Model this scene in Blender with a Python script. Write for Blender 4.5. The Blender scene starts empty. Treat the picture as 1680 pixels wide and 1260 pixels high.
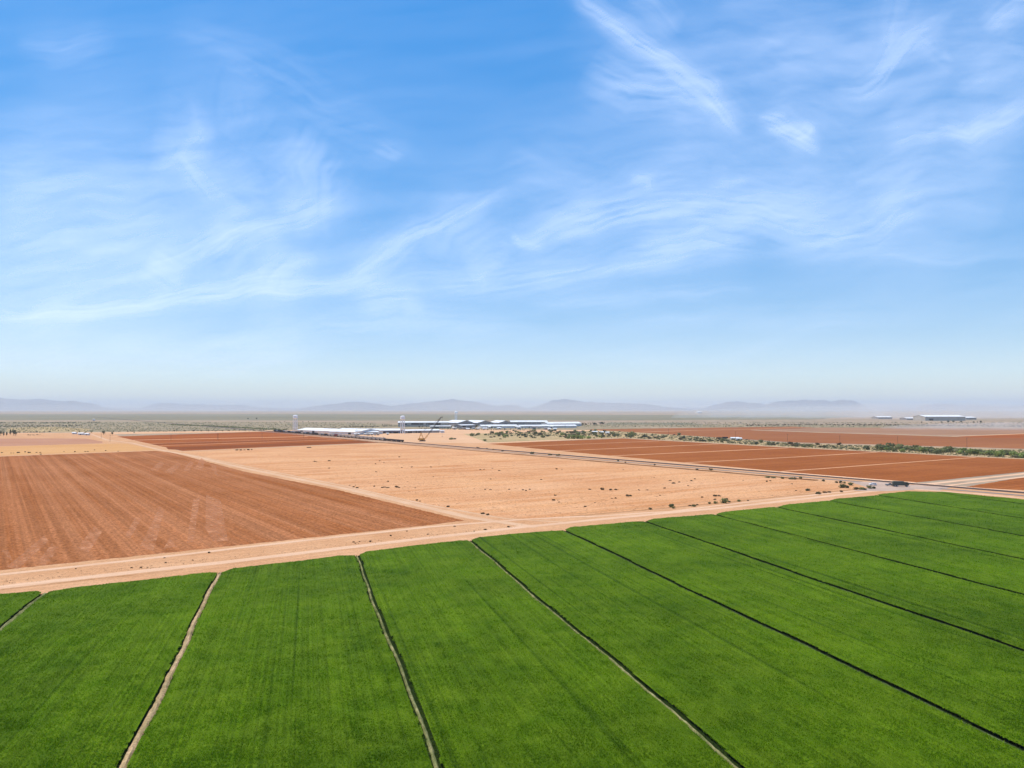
import bpy, math, random
import numpy as np
from mathutils import Vector
random.seed(7); np.random.seed(7)
S = bpy.context.scene; C = S.collection
R = math.radians
# ------------------------------------------------------------------ camera model
H = 50.0; F = 1135.0; HOR = 671.0
T = math.atan((HOR-630)/F)
def ray(px, py):
    u = (px-840)/F; w = (630-py)/F
    return (u, math.cos(T)-w*math.sin(T), math.sin(T)+w*math.cos(T))
def G(px, py, z=0.0):
    d = ray(px, py); s = (z-H)/d[2]
    return Vector((d[0]*s, d[1]*s, z))
def Gd(py): return G(840, py).y
cam = bpy.data.cameras.new('camera'); co = bpy.data.objects.new('camera', cam); C.objects.link(co)
cam.sensor_width = 36; cam.lens = 36*F/1680; cam.clip_start = 0.5; cam.clip_end = 600000
co.location = (0, 0, H); co.rotation_euler = (R(90)+T, 0, 0); S.camera = co
def adir(vpx):
    u = (vpx-840)/F; n = math.hypot(u, 1); return (u/n, 1/n)
NS = adir(-9); EW = adir(2670); LV = adir(505)

# ------------------------------------------------------------------ helpers
class MB:
    def __init__(s): s.v = []; s.f = []; s.m = []
    def add(s, vs, fs, m=0):
        b = len(s.v); s.v += [tuple(v) for v in vs]
        s.f += [tuple(b+i for i in f) for f in fs]; s.m += [m]*len(fs)
    def box(s, x0, y0, z0, x1, y1, z1, m=0):
        s.add([(x0,y0,z0),(x1,y0,z0),(x1,y1,z0),(x0,y1,z0),(x0,y0,z1),(x1,y0,z1),(x1,y1,z1),(x0,y1,z1)],
              [(3,2,1,0),(4,5,6,7),(0,1,5,4),(1,2,6,5),(2,3,7,6),(3,0,4,7)], m)
    def tube(s, a, b, r0, r1=None, n=6, m=0):
        r1 = r0 if r1 is None else r1
        a = Vector(a); b = Vector(b); d = (b-a).normalized()
        t = Vector((0,0,1)) if abs(d.z) < .9 else Vector((1,0,0))
        e = d.cross(t).normalized(); g = d.cross(e)
        vs = []
        for p, r in ((a, r0), (b, r1)):
            for i in range(n):
                q = 2*math.pi*i/n; vs.append(p+e*math.cos(q)*r+g*math.sin(q)*r)
        fs = [(i, (i+1) % n, n+(i+1) % n, n+i) for i in range(n)]+[tuple(range(n))[::-1], tuple(range(n, 2*n))]
        s.add(vs, fs, m)
    def lathe(s, prof, n=16, m=0, c=(0,0)):
        vs = []
        for r, z in prof:
            for i in range(n):
                q = 2*math.pi*i/n; vs.append((c[0]+r*math.cos(q), c[1]+r*math.sin(q), z))
        fs = []
        for k in range(len(prof)-1):
            for i in range(n):
                j = (i+1) % n; fs.append((k*n+i, k*n+j, (k+1)*n+j, (k+1)*n+i))
        fs.append(tuple(range(n))[::-1]); fs.append(tuple((len(prof)-1)*n+i for i in range(n)))
        s.add(vs, fs, m)
    def prism(s, prof, y0, y1, m=0):      # profile in x,z extruded along y
        n = len(prof)
        vs = [(x, y0, z) for x, z in prof]+[(x, y1, z) for x, z in prof]
        fs = [(i, (i+1) % n, n+(i+1) % n, n+i) for i in range(n)]+[tuple(range(n))[::-1], tuple(range(n, 2*n))]
        s.add(vs, fs, m)
    def build(s, name, mats, parent=None):
        me = bpy.data.meshes.new(name); me.from_pydata(s.v, [], s.f); me.update()
        if not isinstance(mats, (list, tuple)): mats = [mats]
        for m in mats: me.materials.append(m)
        if len(mats) > 1: me.polygons.foreach_set('material_index', s.m)
        o = bpy.data.objects.new(name, me); C.objects.link(o)
        if parent: o.parent = parent
        return o
def tag(o, label, cat, group=None, kind=None):
    o['label'] = label; o['category'] = cat
    if group: o['group'] = group
    if kind: o['kind'] = kind
    return o
def empty(name, loc=(0,0,0), rz=0):
    o = bpy.data.objects.new(name, None); C.objects.link(o); o.location = loc; o.rotation_euler.z = rz; return o
def dup(o, loc=None, rz=None, sc=None, label=None, group=None):
    c = o.copy(); C.objects.link(c)
    for ch in list(o.children):
        d = ch.copy(); C.objects.link(d); d.parent = c
        for g in list(ch.children):
            e = g.copy(); C.objects.link(e); e.parent = d
    if loc is not None: c.location = loc
    if rz is not None: c.rotation_euler.z = rz
    if sc is not None: c.scale = sc
    if label: c['label'] = label
    if group: c['group'] = group
    return c

# ------------------------------------------------------------------ materials
def newmat(name):
    m = bpy.data.materials.new(name); m.use_nodes = True
    nt = m.node_tree; b = nt.nodes['Principled BSDF']; b.inputs['Specular IOR Level'].default_value = .15
    b.inputs['Roughness'].default_value = .9
    return m, nt, b
def N(nt, t, **k):
    n = nt.nodes.new(t)
    for a, v in k.items(): setattr(n, a, v)
    return n
def rgba(c): return (c[0], c[1], c[2], 1)
def noise(nt, vec, scale, detail=3, rough=.55, dist=0):
    n = N(nt, 'ShaderNodeTexNoise'); n.inputs['Scale'].default_value = scale; n.inputs['Detail'].default_value = detail
    n.inputs['Roughness'].default_value = rough; n.inputs['Distortion'].default_value = dist
    if vec is not None: nt.links.new(vec, n.inputs['Vector'])
    return n.outputs['Fac']
def ramp(nt, fac, a, b, lo=0.0, hi=1.0):
    r = N(nt, 'ShaderNodeMapRange'); r.inputs['From Min'].default_value = a; r.inputs['From Max'].default_value = b
    r.inputs['To Min'].default_value = lo; r.inputs['To Max'].default_value = hi
    nt.links.new(fac, r.inputs['Value']); return r.outputs['Result']
def mixc(nt, fac, a, b, mode='MIX'):
    m = N(nt, 'ShaderNodeMix', data_type='RGBA', blend_type=mode)
    if isinstance(fac, (int, float)): m.inputs[0].default_value = fac
    else: nt.links.new(fac, m.inputs[0])
    for i, c in ((6, a), (7, b)):
        if isinstance(c, (tuple, list)): m.inputs[i].default_value = rgba(c)
        else: nt.links.new(c, m.inputs[i])
    return m.outputs[2]
def axes(nt, d, sa, sl):
    """world position as (across*sa, along*sl) for a ground direction d"""
    g = N(nt, 'ShaderNodeNewGeometry')
    out = []
    for v, s in (((d[1], -d[0], 0), sa), ((d[0], d[1], 0), sl)):
        k = N(nt, 'ShaderNodeVectorMath', operation='DOT_PRODUCT'); k.inputs[1].default_value = (v[0]*s, v[1]*s, 0)
        nt.links.new(g.outputs['Position'], k.inputs[0]); out.append(k.outputs['Value'])
    c = N(nt, 'ShaderNodeCombineXYZ'); nt.links.new(out[0], c.inputs[0]); nt.links.new(out[1], c.inputs[1])
    return c.outputs[0]
def pos(nt): return N(nt, 'ShaderNodeNewGeometry').outputs['Position']
WARM = {'ploughed_soil': (.85,.66), 'ploughed_soil_far': (.80,.6), 'red_soil': (.86,.66), 'red_soil_far': (.9,.75), 'fallow_soil': (.955,.86), 'fallow_soil_left': (.92,.8), 'pale_sand': (.96,.85), 'roadside_sand': (.96,.84), 'field_edge': (.96,.85), 'packed_track': (.98,.9), 'packed_track_ns': (.97,.88), 'tan_soil_far': (.95,.85)}
def soil(name, c1, c2, c3=None, d=NS, across=.5, along=.006, stripe=.5, blotch=.012, grain=1.2, gamt=.35, bump=.25, fine=0, speck=None):
    kg, kb = WARM.get(name, (1, 1)); c1, c2, c3 = [(c[0], c[1]*kg, c[2]*kb) for c in (c1, c2, c3 or tuple(x*.75 for x in c1))]
    m, nt, b = newmat(name); P = pos(nt); b.inputs['Specular IOR Level'].default_value = 0; b.inputs['Roughness'].default_value = 1
    n1 = ramp(nt, noise(nt, P, blotch, 6, .6), .35, .65)
    st = ramp(nt, noise(nt, axes(nt, d, across, along), 1.0, 5, .62), .36, .64)
    col = mixc(nt, n1, c1, c2)
    c3 = c3 or tuple(x*.75 for x in c1)
    f = N(nt, 'ShaderNodeMath', operation='MULTIPLY'); nt.links.new(st, f.inputs[0]); f.inputs[1].default_value = stripe
    col = mixc(nt, f.outputs[0], col, c3)
    gr = noise(nt, P, grain, 4, .7)
    col = mixc(nt, 1.0, col, mixc(nt, ramp(nt, gr, .3, .7), tuple([1-gamt]*3), tuple([1+gamt]*3)), 'MULTIPLY')
    if fine:
        fs = ramp(nt, noise(nt, axes(nt, d, fine, fine*.003), 1.0, 2), .4, .6)
        col = mixc(nt, 1.0, col, mixc(nt, fs, (.86,.86,.86), (1.10,1.10,1.10)), 'MULTIPLY')
    if speck:
        sp = ramp(nt, noise(nt, P, speck[1], 3, .6), speck[2], speck[2]+.05)
        col = mixc(nt, sp, col, speck[0])
    nt.links.new(col, b.inputs['Base Color'])
    if bump:
        bp = N(nt, 'ShaderNodeBump'); bp.inputs['Strength'].default_value = bump; bp.inputs['Distance'].default_value = .3
        nt.links.new(gr, bp.inputs['Height']); nt.links.new(bp.outputs[0], b.inputs['Normal'])
    return m
def plain(name, c, c2=None, scale=.4, rough=.8, metal=0.0, spec=.08):
    m, nt, b = newmat(name)
    o = N(nt, 'ShaderNodeTexCoord').outputs['Object']
    nt.links.new(mixc(nt, ramp(nt, noise(nt, o, scale, 5, .6), .35, .68), c, c2 or tuple(x*.78 for x in c)), b.inputs['Base Color'])
    b.inputs['Roughness'].default_value = rough; b.inputs['Metallic'].default_value = metal; b.inputs['Specular IOR Level'].default_value = spec
    return m
def leafmat(name, c1, c2, scale=.5, world=False, trans=.25):
    m, nt, b = newmat(name)
    v = pos(nt) if world else N(nt, 'ShaderNodeTexCoord').outputs['Object']
    oi = N(nt, 'ShaderNodeObjectInfo').outputs['Random']
    col = mixc(nt, ramp(nt, noise(nt, v, scale, 4, .65), .33, .67), c1, c2)
    hs = N(nt, 'ShaderNodeHueSaturation'); nt.links.new(col, hs.inputs['Color'])
    nt.links.new(ramp(nt, oi, 0, 1, .7, 1.35), hs.inputs['Value'])
    nt.links.new(hs.outputs[0], b.inputs['Base Color']); b.inputs['Roughness'].default_value = .75
    if trans:
        tr = N(nt, 'ShaderNodeBsdfTranslucent'); nt.links.new(hs.outputs[0], tr.inputs[0])
        mx = N(nt, 'ShaderNodeMixShader'); mx.inputs[0].default_value = trans
        out = nt.nodes['Material Output']
        nt.links.new(b.outputs[0], mx.inputs[1]); nt.links.new(tr.outputs[0], mx.inputs[2]); nt.links.new(mx.outputs[0], out.inputs[0])
    return m
M = {}
M['ground'] = soil('desert_ground', (.42,.30,.20), (.28,.22,.14), (.36,.24,.165), d=EW, across=.006, along=.0012, stripe=.5, blotch=.0015, grain=.02, gamt=.3, bump=0)
M['farcrop'] = soil('distant_crop', (.21,.185,.115), (.28,.235,.15), (.18,.155,.095), d=EW, across=.008, along=.0006, stripe=.6, blotch=.0012, grain=.02, gamt=.15, bump=0)  # greyish pale crop colour holds part of the distance haze
M['scrub'] = soil('scrubland', (.38,.28,.18), (.27,.22,.125), (.22,.175,.10), d=EW, across=.02, along=.003, stripe=.5, blotch=.004, grain=.05, gamt=.45, bump=0)
M['sand'] = soil('pale_sand', (.66,.40,.25), (.58,.33,.19), (.70,.45,.30), d=NS, across=.12, along=.02, stripe=.45, blotch=.01, grain=.5, gamt=.16, bump=.15)
M['bandsand'] = soil('roadside_sand', (.67,.39,.235), (.57,.30,.165), (.46,.235,.12), d=EW, across=.7, along=.035, stripe=.6, blotch=.03, grain=1.6, gamt=.24, bump=.3)
M['track'] = soil('packed_track', (.76,.50,.345), (.69,.43,.285), (.54,.305,.18), d=EW, across=1.3, along=.015, stripe=.6, blotch=.05, grain=2, gamt=.08, bump=.1)
M['trackns'] = soil('packed_track_ns', (.70,.46,.31), (.62,.38,.24), (.52,.30,.18), d=NS, across=1.1, along=.02, stripe=.5, blotch=.05, grain=2, gamt=.1, bump=.1)
M['edge'] = soil('field_edge', (.76,.45,.28), (.68,.39,.235), (.6,.34,.2), d=EW, across=.5, along=.02, stripe=.3, blotch=.02, grain=1, gamt=.1, bump=0)
M['brown1'] = soil('ploughed_soil', (.275,.10,.036), (.37,.155,.073), (.48,.24,.14), d=NS, across=.13, along=.0012, stripe=.6, blotch=.011, grain=.9, gamt=.5, bump=1.0, fine=.6, speck=((.16,.055,.02), 1.1, .62))
M['brown2'] = soil('ploughed_soil_far', (.33,.11,.038), (.44,.175,.07), (.22,.066,.022), d=EW, across=.05, along=.001, stripe=.75, blotch=.005, grain=.6, gamt=.12, bump=.2)
M['brown3'] = soil('red_soil', (.37,.14,.056), (.29,.10,.038), (.25,.082,.03), d=EW, across=.3, along=.005, stripe=.55, blotch=.009, grain=.7, gamt=.26, bump=.3, fine=.9)
M['brown4'] = soil('red_soil_far', (.34,.145,.07), (.28,.11,.05), (.25,.09,.042), d=EW, across=.04, along=.0015, stripe=.5, blotch=.004, grain=.3, gamt=.1, bump=0)
M['tanbrown'] = soil('tan_soil_far', (.38,.22,.145), (.31,.17,.105), (.28,.15,.09), d=EW, across=.03, along=.0015, stripe=.5, blotch=.004, grain=.3, gamt=.1, bump=0)
M['fallow'] = soil('fallow_soil', (.63,.33,.165), (.50,.215,.09), (.69,.40,.235), d=EW, across=.10, along=.010, stripe=.7, blotch=.012, grain=.9, gamt=.3, bump=.6, speck=((.30,.12,.05), .30, .64))
M['fallow2'] = soil('fallow_soil_left', (.60,.34,.155), (.52,.27,.11), (.64,.38,.19), d=EW, across=.08, along=.004, stripe=.6, blotch=.01, grain=.5, gamt=.1, bump=.1)
M['pinkfield'] = soil('pink_soil', (.50,.26,.155), (.43,.205,.115), (.40,.18,.10), d=EW, across=.07, along=.002, stripe=.6, blotch=.01, grain=.5, gamt=.1, bump=.1)
M['drygrass'] = soil('dry_ground', (.52,.37,.19), (.42,.29,.14), (.32,.22,.11), d=NS, across=.05, along=.01, stripe=.5, blotch=.02, grain=.3, gamt=.3, bump=.2)
M['asphalt'] = soil('worn_asphalt', (.23,.18,.15), (.30,.235,.19), (.18,.14,.12), d=NS, across=.8, along=.02, stripe=.5, blotch=.03, grain=3, gamt=.1, bump=0)
M['apron'] = soil('dusty_apron', (.56,.385,.28), (.44,.31,.23), (.35,.255,.20), d=NS, across=.25, along=.03, stripe=.5, blotch=.05, grain=2, gamt=.1, bump=0)
M['ballast'] = soil('ballast', (.085,.06,.052), (.12,.085,.07), (.06,.045,.04), d=NS, across=.8, along=.1, stripe=.5, blotch=.1, grain=3, gamt=.3, bump=.3)
M['ditch'] = soil('ditch_soil', (.20,.085,.035), (.30,.14,.06), (.13,.06,.025), d=NS, across=.4, along=.02, stripe=.5, blotch=.1, grain=1, gamt=.3, bump=.3)
M['mountain'] = soil('mountain_rock', (.26,.20,.16), (.17,.135,.115), (.12,.10,.085), d=EW, across=.003, along=.003, stripe=.5, blotch=.0012, grain=.006, gamt=.45, bump=0)
M['rail'] = plain('rail_steel', (.25,.17,.13), rough=.45, metal=.6)
M['wroof'] = plain('white_metal_roof', (.86,.84,.80), (.70,.67,.63), .07, .6, 0, .15)
M['wwall'] = plain('white_painted_wall', (.80,.76,.70), (.62,.57,.52), .08)
M['gwall'] = plain('grey_metal_wall', (.38,.335,.30), (.26,.23,.21), .08)
M['bwall'] = plain('beige_wall', (.52,.46,.38), (.42,.36,.29), .06)
M['bluewall'] = plain('bluish_metal_wall', (.20,.20,.24), (.14,.14,.17), .08)
M['dark'] = plain('dark_opening', (.02,.02,.024))
M['wpaint'] = plain('white_tank_paint', (.9,.89,.87), (.82,.8,.77), .2, .5)
M['yellow'] = plain('yellow_crane_paint', (.72,.36,.05), (.6,.27,.035), .3, .5)
M['darksteel'] = plain('dark_steel', (.05,.04,.04), (.09,.06,.05), .5, .6)
M['glass'] = plain('dark_glass', (.02,.025,.03), rough=.1, spec=.6)
M['rubber'] = plain('rubber', (.015,.015,.016))
M['wood'] = plain('pole_wood', (.13,.085,.055), (.09,.06,.04), 1.)
M['carwhite'] = plain('white_car_paint', (.85,.83,.80), (.80,.78,.74), .5, .4, 0, .2)
M['cargrey'] = plain('grey_car_paint', (.22,.23,.23), (.17,.18,.18), .5, .35, 0, .5)
M['carred'] = plain('maroon_paint', (.20,.03,.03), (.14,.02,.02), .5, .5)
M['tarp'] = plain('dark_green_tarp', (.12,.125,.10), (.085,.09,.07), .6, .8)
M['hopper'] = plain('pale_wagon_paint', (.50,.43,.36), (.36,.29,.24), .3)
M['hopperg'] = plain('grey_wagon_paint', (.20,.21,.22), (.12,.12,.13), .3)
M['hopperd'] = plain('black_wagon_paint', (.035,.028,.028), (.06,.045,.04), .3)
M['lamp'] = plain('headlamp_glass', (.8,.8,.75), rough=.1, spec=.6)
M['bark'] = plain('bark', (.12,.08,.05), (.07,.045,.03), 2.)
M['leafd'] = leafmat('dark_foliage', (.075,.080,.032), (.12,.12,.05), .6)
M['leafo'] = leafmat('olive_foliage', (.26,.25,.09), (.16,.165,.055), .5)
M['leafg'] = leafmat('green_foliage', (.27,.31,.075), (.18,.215,.05), .4)
M['leafb'] = leafmat('brown_foliage', (.11,.07,.03), (.16,.11,.045), .6)
M['leafs'] = leafmat('dry_brush', (.27,.24,.11), (.17,.16,.07), .6)

# ------------------------------------------------------------------ ground sheets
def struct(o, label, cat='ground'):
    return tag(o, label, cat, None, 'structure')
def outline(pts, jit, step_px=6):
    """pixel polygon -> world loop with slightly ragged edges"""
    out = []
    n = len(pts)
    for i in range(n):
        a = G(*pts[i]); b = G(*pts[(i+1) % n]); L = (b-a).length
        D = min(a.length, b.length); st = max(2.0, D*step_px/F*1.2)
        k = max(1, min(160, int(L/st)))
        nn = Vector((-(b-a).y, (b-a).x, 0)).normalized() if L else Vector((0,0,0))
        for j in range(k):
            p = a+(b-a)*(j/k)
            if 0 < j: p += nn*random.uniform(-jit, jit)
            out.append(p)
    return out
def sheet(name, pts, z, mat, label, jit=.5, cat='field'):
    vs = outline(pts, jit); z = .24+.2*z
    mb = MB(); mb.add([(p.x, p.y, z) for p in vs], [tuple(range(len(vs)))])
    o = mb.build(name, mat)
    if o.data.polygons[0].normal.z < 0: o.data.flip_normals()
    return struct(o, label, cat)
def line_world(pts, step):
    w = [G(*p) for p in pts]; out = []
    for a, b in zip(w, w[1:]):
        k = max(1, int((b-a).length/step))
        for j in range(k): out.append(a+(b-a)*(j/k))
    out.append(w[-1]); return out
def ribbon(name, pts, width, z, mat, label, jit=.15, step=6, cat='road', prof=None, off=0.0):
    w = line_world(pts, step); mb = MB(); vs = []; fs = []; z = .24+.2*z
    prof = prof or [(-.5, 0), (.5, 0)]
    n = len(prof)
    for i, p in enumerate(w):
        d = (w[min(i+1, len(w)-1)]-w[max(i-1, 0)]).normalized(); s = Vector((d.y, -d.x, 0))
        for u, h in prof:
            q = p+s*(off+u*width+random.uniform(-jit, jit)); vs.append((q.x, q.y, z+h*(1+random.uniform(-.2, .2))))
    for i in range(len(w)-1):
        for k in range(n-1):
            fs.append((i*n+k, i*n+k+1, (i+1)*n+k+1, (i+1)*n+k))
    mb.add(vs, fs); o = mb.build(name, mat)
    return struct(o, label, cat)

me = MB(); E = 50000
# one ground sheet to the horizon, gently irregular only by material
me.add([(-E,-3000,.23),(E,-3000,.23),(E,E,.23),(-E,E,.23)], [(0,1,2,3)])
struct(me.build('ground', M['ground']), 'dry desert plain reaching the hazy horizon beyond all fields')

sheet('crop_band', [(-900,689),(-900,680),(560,679.5),(1420,682),(1330,688.5),(1180,689),(900,690.3),(500,690),(200,689.5)], .05, M['farcrop'], 'wide grey green band of distant cropland below the hills', 3)
sheet('scrubland', [(-900,711),(-900,691.5),(300,691.5),(560,693),(700,697),(1300,696),(1750,697),(1750,703),(1000,707),(600,707.5),(300,710)], .08, M['scrub'], 'mottled olive and brown scrub beyond the brown fields', 2, 'scrub')
ribbon('canal_road', [(-300,692.2),(0,691.3),(200,691),(420,691)], 16, .12, M['edge'], 'thin pale track crossing the far scrub on the left', .8, 80, 'track')
sheet('olive_field', [(10,709),(12,702),(95,700.5),(150,704),(140,708.5)], .12, M['drygrass'], 'dull olive field beyond the sandy strip at the far left', 1)
sheet('green_field_far', [(990,697),(1000,693),(1130,693.5),(1160,697)], .12, M['farcrop'], 'faint pale green field beyond the long white sheds', 2)
sheet('sand_yard', [(-400,722),(-400,711),(100,710),(190,709),(440,706),(700,704),(1040,706),(1060,716),(800,729),(640,727.5),(440,708.2),(180,713),(160,722)], .16, M['sand'], 'pale sandy yard around the industrial sheds and crane', 1, 'yard')
sheet('sand_base', [(-500,1040),(-500,712),(180,711),(300,741),(640,726),(800,727.5),(1530,796),(1600,800),(1700,806),(1700,840),(1480,812),(800,900),(400,955)], .20, M['bandsand'], 'bare pale sand between the fields and beside the green crop', .3)
sheet('field', [(-700,733.5),(-700,722),(100,719.5),(140,719.8),(168,724.5),(168,727.5),(0,732.5)], .26, M['pinkfield'], 'narrow pinkish bare field at the far left')
sheet('field', [(-700,750),(-700,735),(0,733),(170,728.5),(205,728),(262,738.5),(0,748)], .26, M['fallow2'], 'yellow tan fallow strip behind the big ploughed field on the left')
sheet('field', [(-1400,1080),(-700,768),(0,749.5),(255,740),(283,743),(400,774),(560,806),(762,855),(700,863),(400,895),(0,937)], .28, M['brown1'], 'large ploughed reddish brown field on the left with furrow lines')
sheet('field', [(192,716.3),(440,708),(560,718.5),(625,726.2),(470,732.5),(300,740.2),(262,732)], .28, M['brown2'], 'dark brown striped field behind the tan fallow field')
sheet('field', [(292,741.6),(336,741.2),(500,733.5),(640,727.8),(700,733),(950,756.5),(1200,778.5),(1350,791.5),(1420,799),(1380,806),(1200,823.5),(1000,843),(905,852),(862,852),(800,847),(700,827.5),(560,795.5),(400,763.5),(330,748)], .28, M['fallow'], 'big orange tan fallow field in the centre dotted with weeds')
M['darkstrip'] = soil('dark_ploughed_strip', (.22,.062,.02), (.27,.08,.028), (.17,.05,.017), d=EW, across=.08, along=.001, stripe=.5, blotch=.006, grain=.6, gamt=.12, bump=.2)
sheet('field_strip', [(246,728.8),(300,726.6),(545,720.2),(575,720.3),(300,728.9),(255,730.2)], .30, M['darkstrip'], 'darker freshly ploughed strip in the middle of the striped field', .4)
sheet('field_strip', [(276,737.5),(272,734),(590,723.6),(618,725.6),(470,731.6),(300,738.6)], .30, M['darkstrip'], 'darkest ploughed strip along the near side of the striped field', .4)
M['verge'] = soil('brown_verge', (.42,.20,.085), (.54,.29,.15), (.36,.17,.07), d=EW, across=.8, along=.04, stripe=.6, blotch=.08, grain=1.5, gamt=.3, bump=.4)
ribbon('verge', [(905,851),(1000,842.5),(1150,829.5),(1300,813.5),(1405,803.6)], 2.6, .305, M['verge'], 'brown weedy verge along the near edge of the fallow field', .5, 4, 'verge')
ribbon('verge', [(935,845),(1050,835),(1200,820),(1330,808.5),(1380,802)], 1.1, .307, M['verge'], 'thin brown tillage line just inside the fallow field', .4, 5, 'verge')
ribbon('verge', [(0,969.5),(150,952.5),(300,936)], .9, .307, M['verge'], 'reddish ridge between the wheel track and the crop on the left', .3, 3, 'verge')
# pale strips inside the striped field
for a, b, w in (((200,722.7),(505,716.6),12), ((262,731.6),(560,721.3),5), ((240,728.3),(540,718.8),4)):
    ribbon('field_path', [a, b], w, .33, M['edge'], 'pale earth strip running across the dark brown striped field', .4, 20, 'track')
ribbon('field_path', [(190,715.6),(440,707.6),(660,727.5)], 7, .33, M['edge'], 'pale earth border round the top of the dark brown striped field', .4, 20, 'track')
ribbon('field_path', [(300,740.8),(470,733),(640,727.2)], 5, .33, M['edge'], 'pale earth edge between dark striped field and tan fallow field', .4, 15, 'track')
ribbon('field_path', [(-600,765),(0,748.8),(262,739.4)], 4, .33, M['edge'], 'pale earth edge behind the big ploughed field on the left', .4, 15, 'track')
# right hand fields
sheet('field', [(800,728.2),(1023,719.6),(1140,726.2),(1293,734.8),(1436,741.8),(1601,750.4),(1900,768),(1900,753),(1900,751),(1504,792.2),(1300,776),(1000,748.5),(860,735)][:6]+[(1601,750.4),(1680,754),(1760,758),(1760,766.5),(1504,792.2),(1300,775.8),(1000,748),(860,734.5)], .28, M['brown3'], 'long reddish brown field on the right divided by pale strips')
for a, b, w in (((818,734.4),(1083,723.7),4), ((890,741.2),(1180,728.8),4), ((985,749.2),(1293,735.3),4.2), ((1122,759.8),(1300,750.5),3.2), ((1300,750.5),(1440,742.2),3.2), ((1282,774.2),(1601,750.8),2.6)):
    ribbon('field_path', [a, b], w, .33, M['edge'], 'pale earth strip crossing the reddish field on the right', .3, 12, 'track')
ribbon('field_path', [(800,727.6),(1023,718.9),(1140,725.5),(1293,734.1),(1436,741.1),(1601,749.7),(1760,757.3)], 5, .34, M['edge'], 'pale earth border between the reddish field and the shrub belt', .4, 12, 'track')
sheet('field', [(1580,800),(1680,783.5),(1900,760),(1900,835),(1680,805)], .28, M['brown3'], 'brown field corner at the right edge beside the railway')
ribbon('dirt_road', [(1500,797.5),(1600,786.5),(1700,775.5)], 5.5, .33, M['track'], 'pale dirt road leaving the crossing towards the right edge', .3, 8)
ribbon('dirt_road', [(1530,800),(1600,792),(1700,781)], 4, .335, M['track'], 'second wheel track beside the pale dirt road on the right', .3, 8)
sheet('shrub_ground', [(760,712),(1000,706.5),(1140,716),(1300,727.5),(1420,731),(1680,738.5),(1800,743),(1800,759),(1680,753),(1436,740.6),(1293,733.6),(1140,725),(1023,718.4),(880,723),(800,726.5)], .24, M['drygrass'], 'dry yellowish ground under the belt of desert shrubs', 1, 'ground')
sheet('field', [(960,704.5),(1300,700),(1340,702),(1230,706),(1330,709.6),(1460,713.4),(1560,716.6),(1760,720),(1760,740),(1680,736.6),(1420,729.2),(1300,726),(1140,715.5),(1040,709.5)], .26, M['brown4'], 'muted red brown field beyond the shrub belt on the right')
sheet('field', [(1240,705.5),(1345,701.5),(1520,702),(1760,703.5),(1760,712.5),(1680,711.5),(1560,715.2),(1460,712),(1330,708.3)], .26, M['tanbrown'], 'hazy tan field in the far distance on the right')
sheet('field', [(1571,716.4),(1680,711.8),(1760,709.5),(1760,720.5),(1680,719.3),(1600,718)], .30, M['brown2'], 'dark brown far field wedge at the right edge')
for p, w in (([(1035,709.8),(1130,706.5),(1240,704.2),(1300,701.8),(1345,700.8)], 8), ([(1231,705.2),(1330,709),(1460,712.8),(1559,716)], 7), ([(1559,716),(1621,714.2),(1700,711)], 9), ([(1290,727),(1420,730),(1700,738)], 4)):
    ribbon('field_path', p, w, .36, M['edge'], 'thin pale track between the distant brown fields on the right', .5, 30, 'track')

# ---- roads
ribbon('dirt_road', [(880,866),(774,850.5),(560,801),(400,768.5),(309,747.4),(260,738),(216,727),(176,722.3),(150,712.5)], 5.5, .32, M['trackns'], 'straight pale farm road between ploughed field and tan fallow field', .25, 6)
ribbon('dirt_road', [(930,858),(830,852),(700,829),(560,797),(400,765),(300,744)], 2.0, .325, M['trackns'], 'faint wheel track beside the straight farm road', .2, 6)
ribbon('dirt_road', [(-200,968),(0,944.5),(200,922.5),(500,888),(700,866),(860,853),(960,848)], 3.2, .329, M['track'], 'upper pale wheel track along the ploughed field', .25, 4)
ribbon('dirt_road', [(-250,1000),(0,965),(200,942.5),(380,922.5),(560,900.5),(700,884),(850,866.5),(1000,851.5),(1180,834.5),(1330,818),(1450,804.5),(1500,799)], 4.6, .33, M['track'], 'wide pale dirt track running along the green crop edge', .25, 4)
ribbon('dirt_road', [(960,849),(1100,840),(1250,822),(1400,806),(1450,801)], 3, .325, M['track'], 'inner wheel track curving past the fallow field corner', .3, 5)
sheet('road_apron', [(1395,791.5),(1440,790.8),(1500,796.5),(1560,800.5),(1540,806),(1500,804.5),(1455,806.5),(1400,806),(1425,801)], .345, M['apron'], 'dusty grey crossing apron where dirt roads meet the railway', .4, 'road')
ribbon('dirt_road', [(1500,803.5),(1600,810.5),(1720,822)], 5, .35, M['track'], 'pale shoulder track between the highway and green crop on the right', .3, 6)
def vpline(x0, y0, xs):      # points on the line through (x0,y0) and the north-south vanishing point
    s = (y0-HOR)/(x0+9); return [(x, HOR+s*(x+9)) for x in xs]
ribbon('highway', vpline(1380,788.6,[330,460,700,1000,1413]), 6.5, .35, M['asphalt'], 'worn grey asphalt road beside the railway', .1, 20)
ribbon('highway', vpline(1600,807.3,[1540,1720,1900]), 6.5, .36, M['asphalt'], 'worn grey asphalt road right of the crossing', .1, 10)
ribbon('road_shoulder', vpline(1380,782.6,[500,700,1000,1300,1500]), 4, .34, M['edge'], 'pale earth strip between the railway and reddish field', .3, 15, 'track')
ribbon('road_shoulder', vpline(1380,791.2,[500,700,1000,1370]), 3.4, .342, M['edge'], 'pale sandy shoulder between road and tan fallow field', .4, 12, 'track')
ribbon('ditch', vpline(1350,790,[560,700,1000,1340]), 2.2, .343, M['ditch'], 'shallow brown ditch along the fallow field edge', .4, 8, 'ditch', [(-.9,.05),(-.5,.45),(-.1,0),(.3,0),(.7,.3),(1,.02)])
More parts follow.
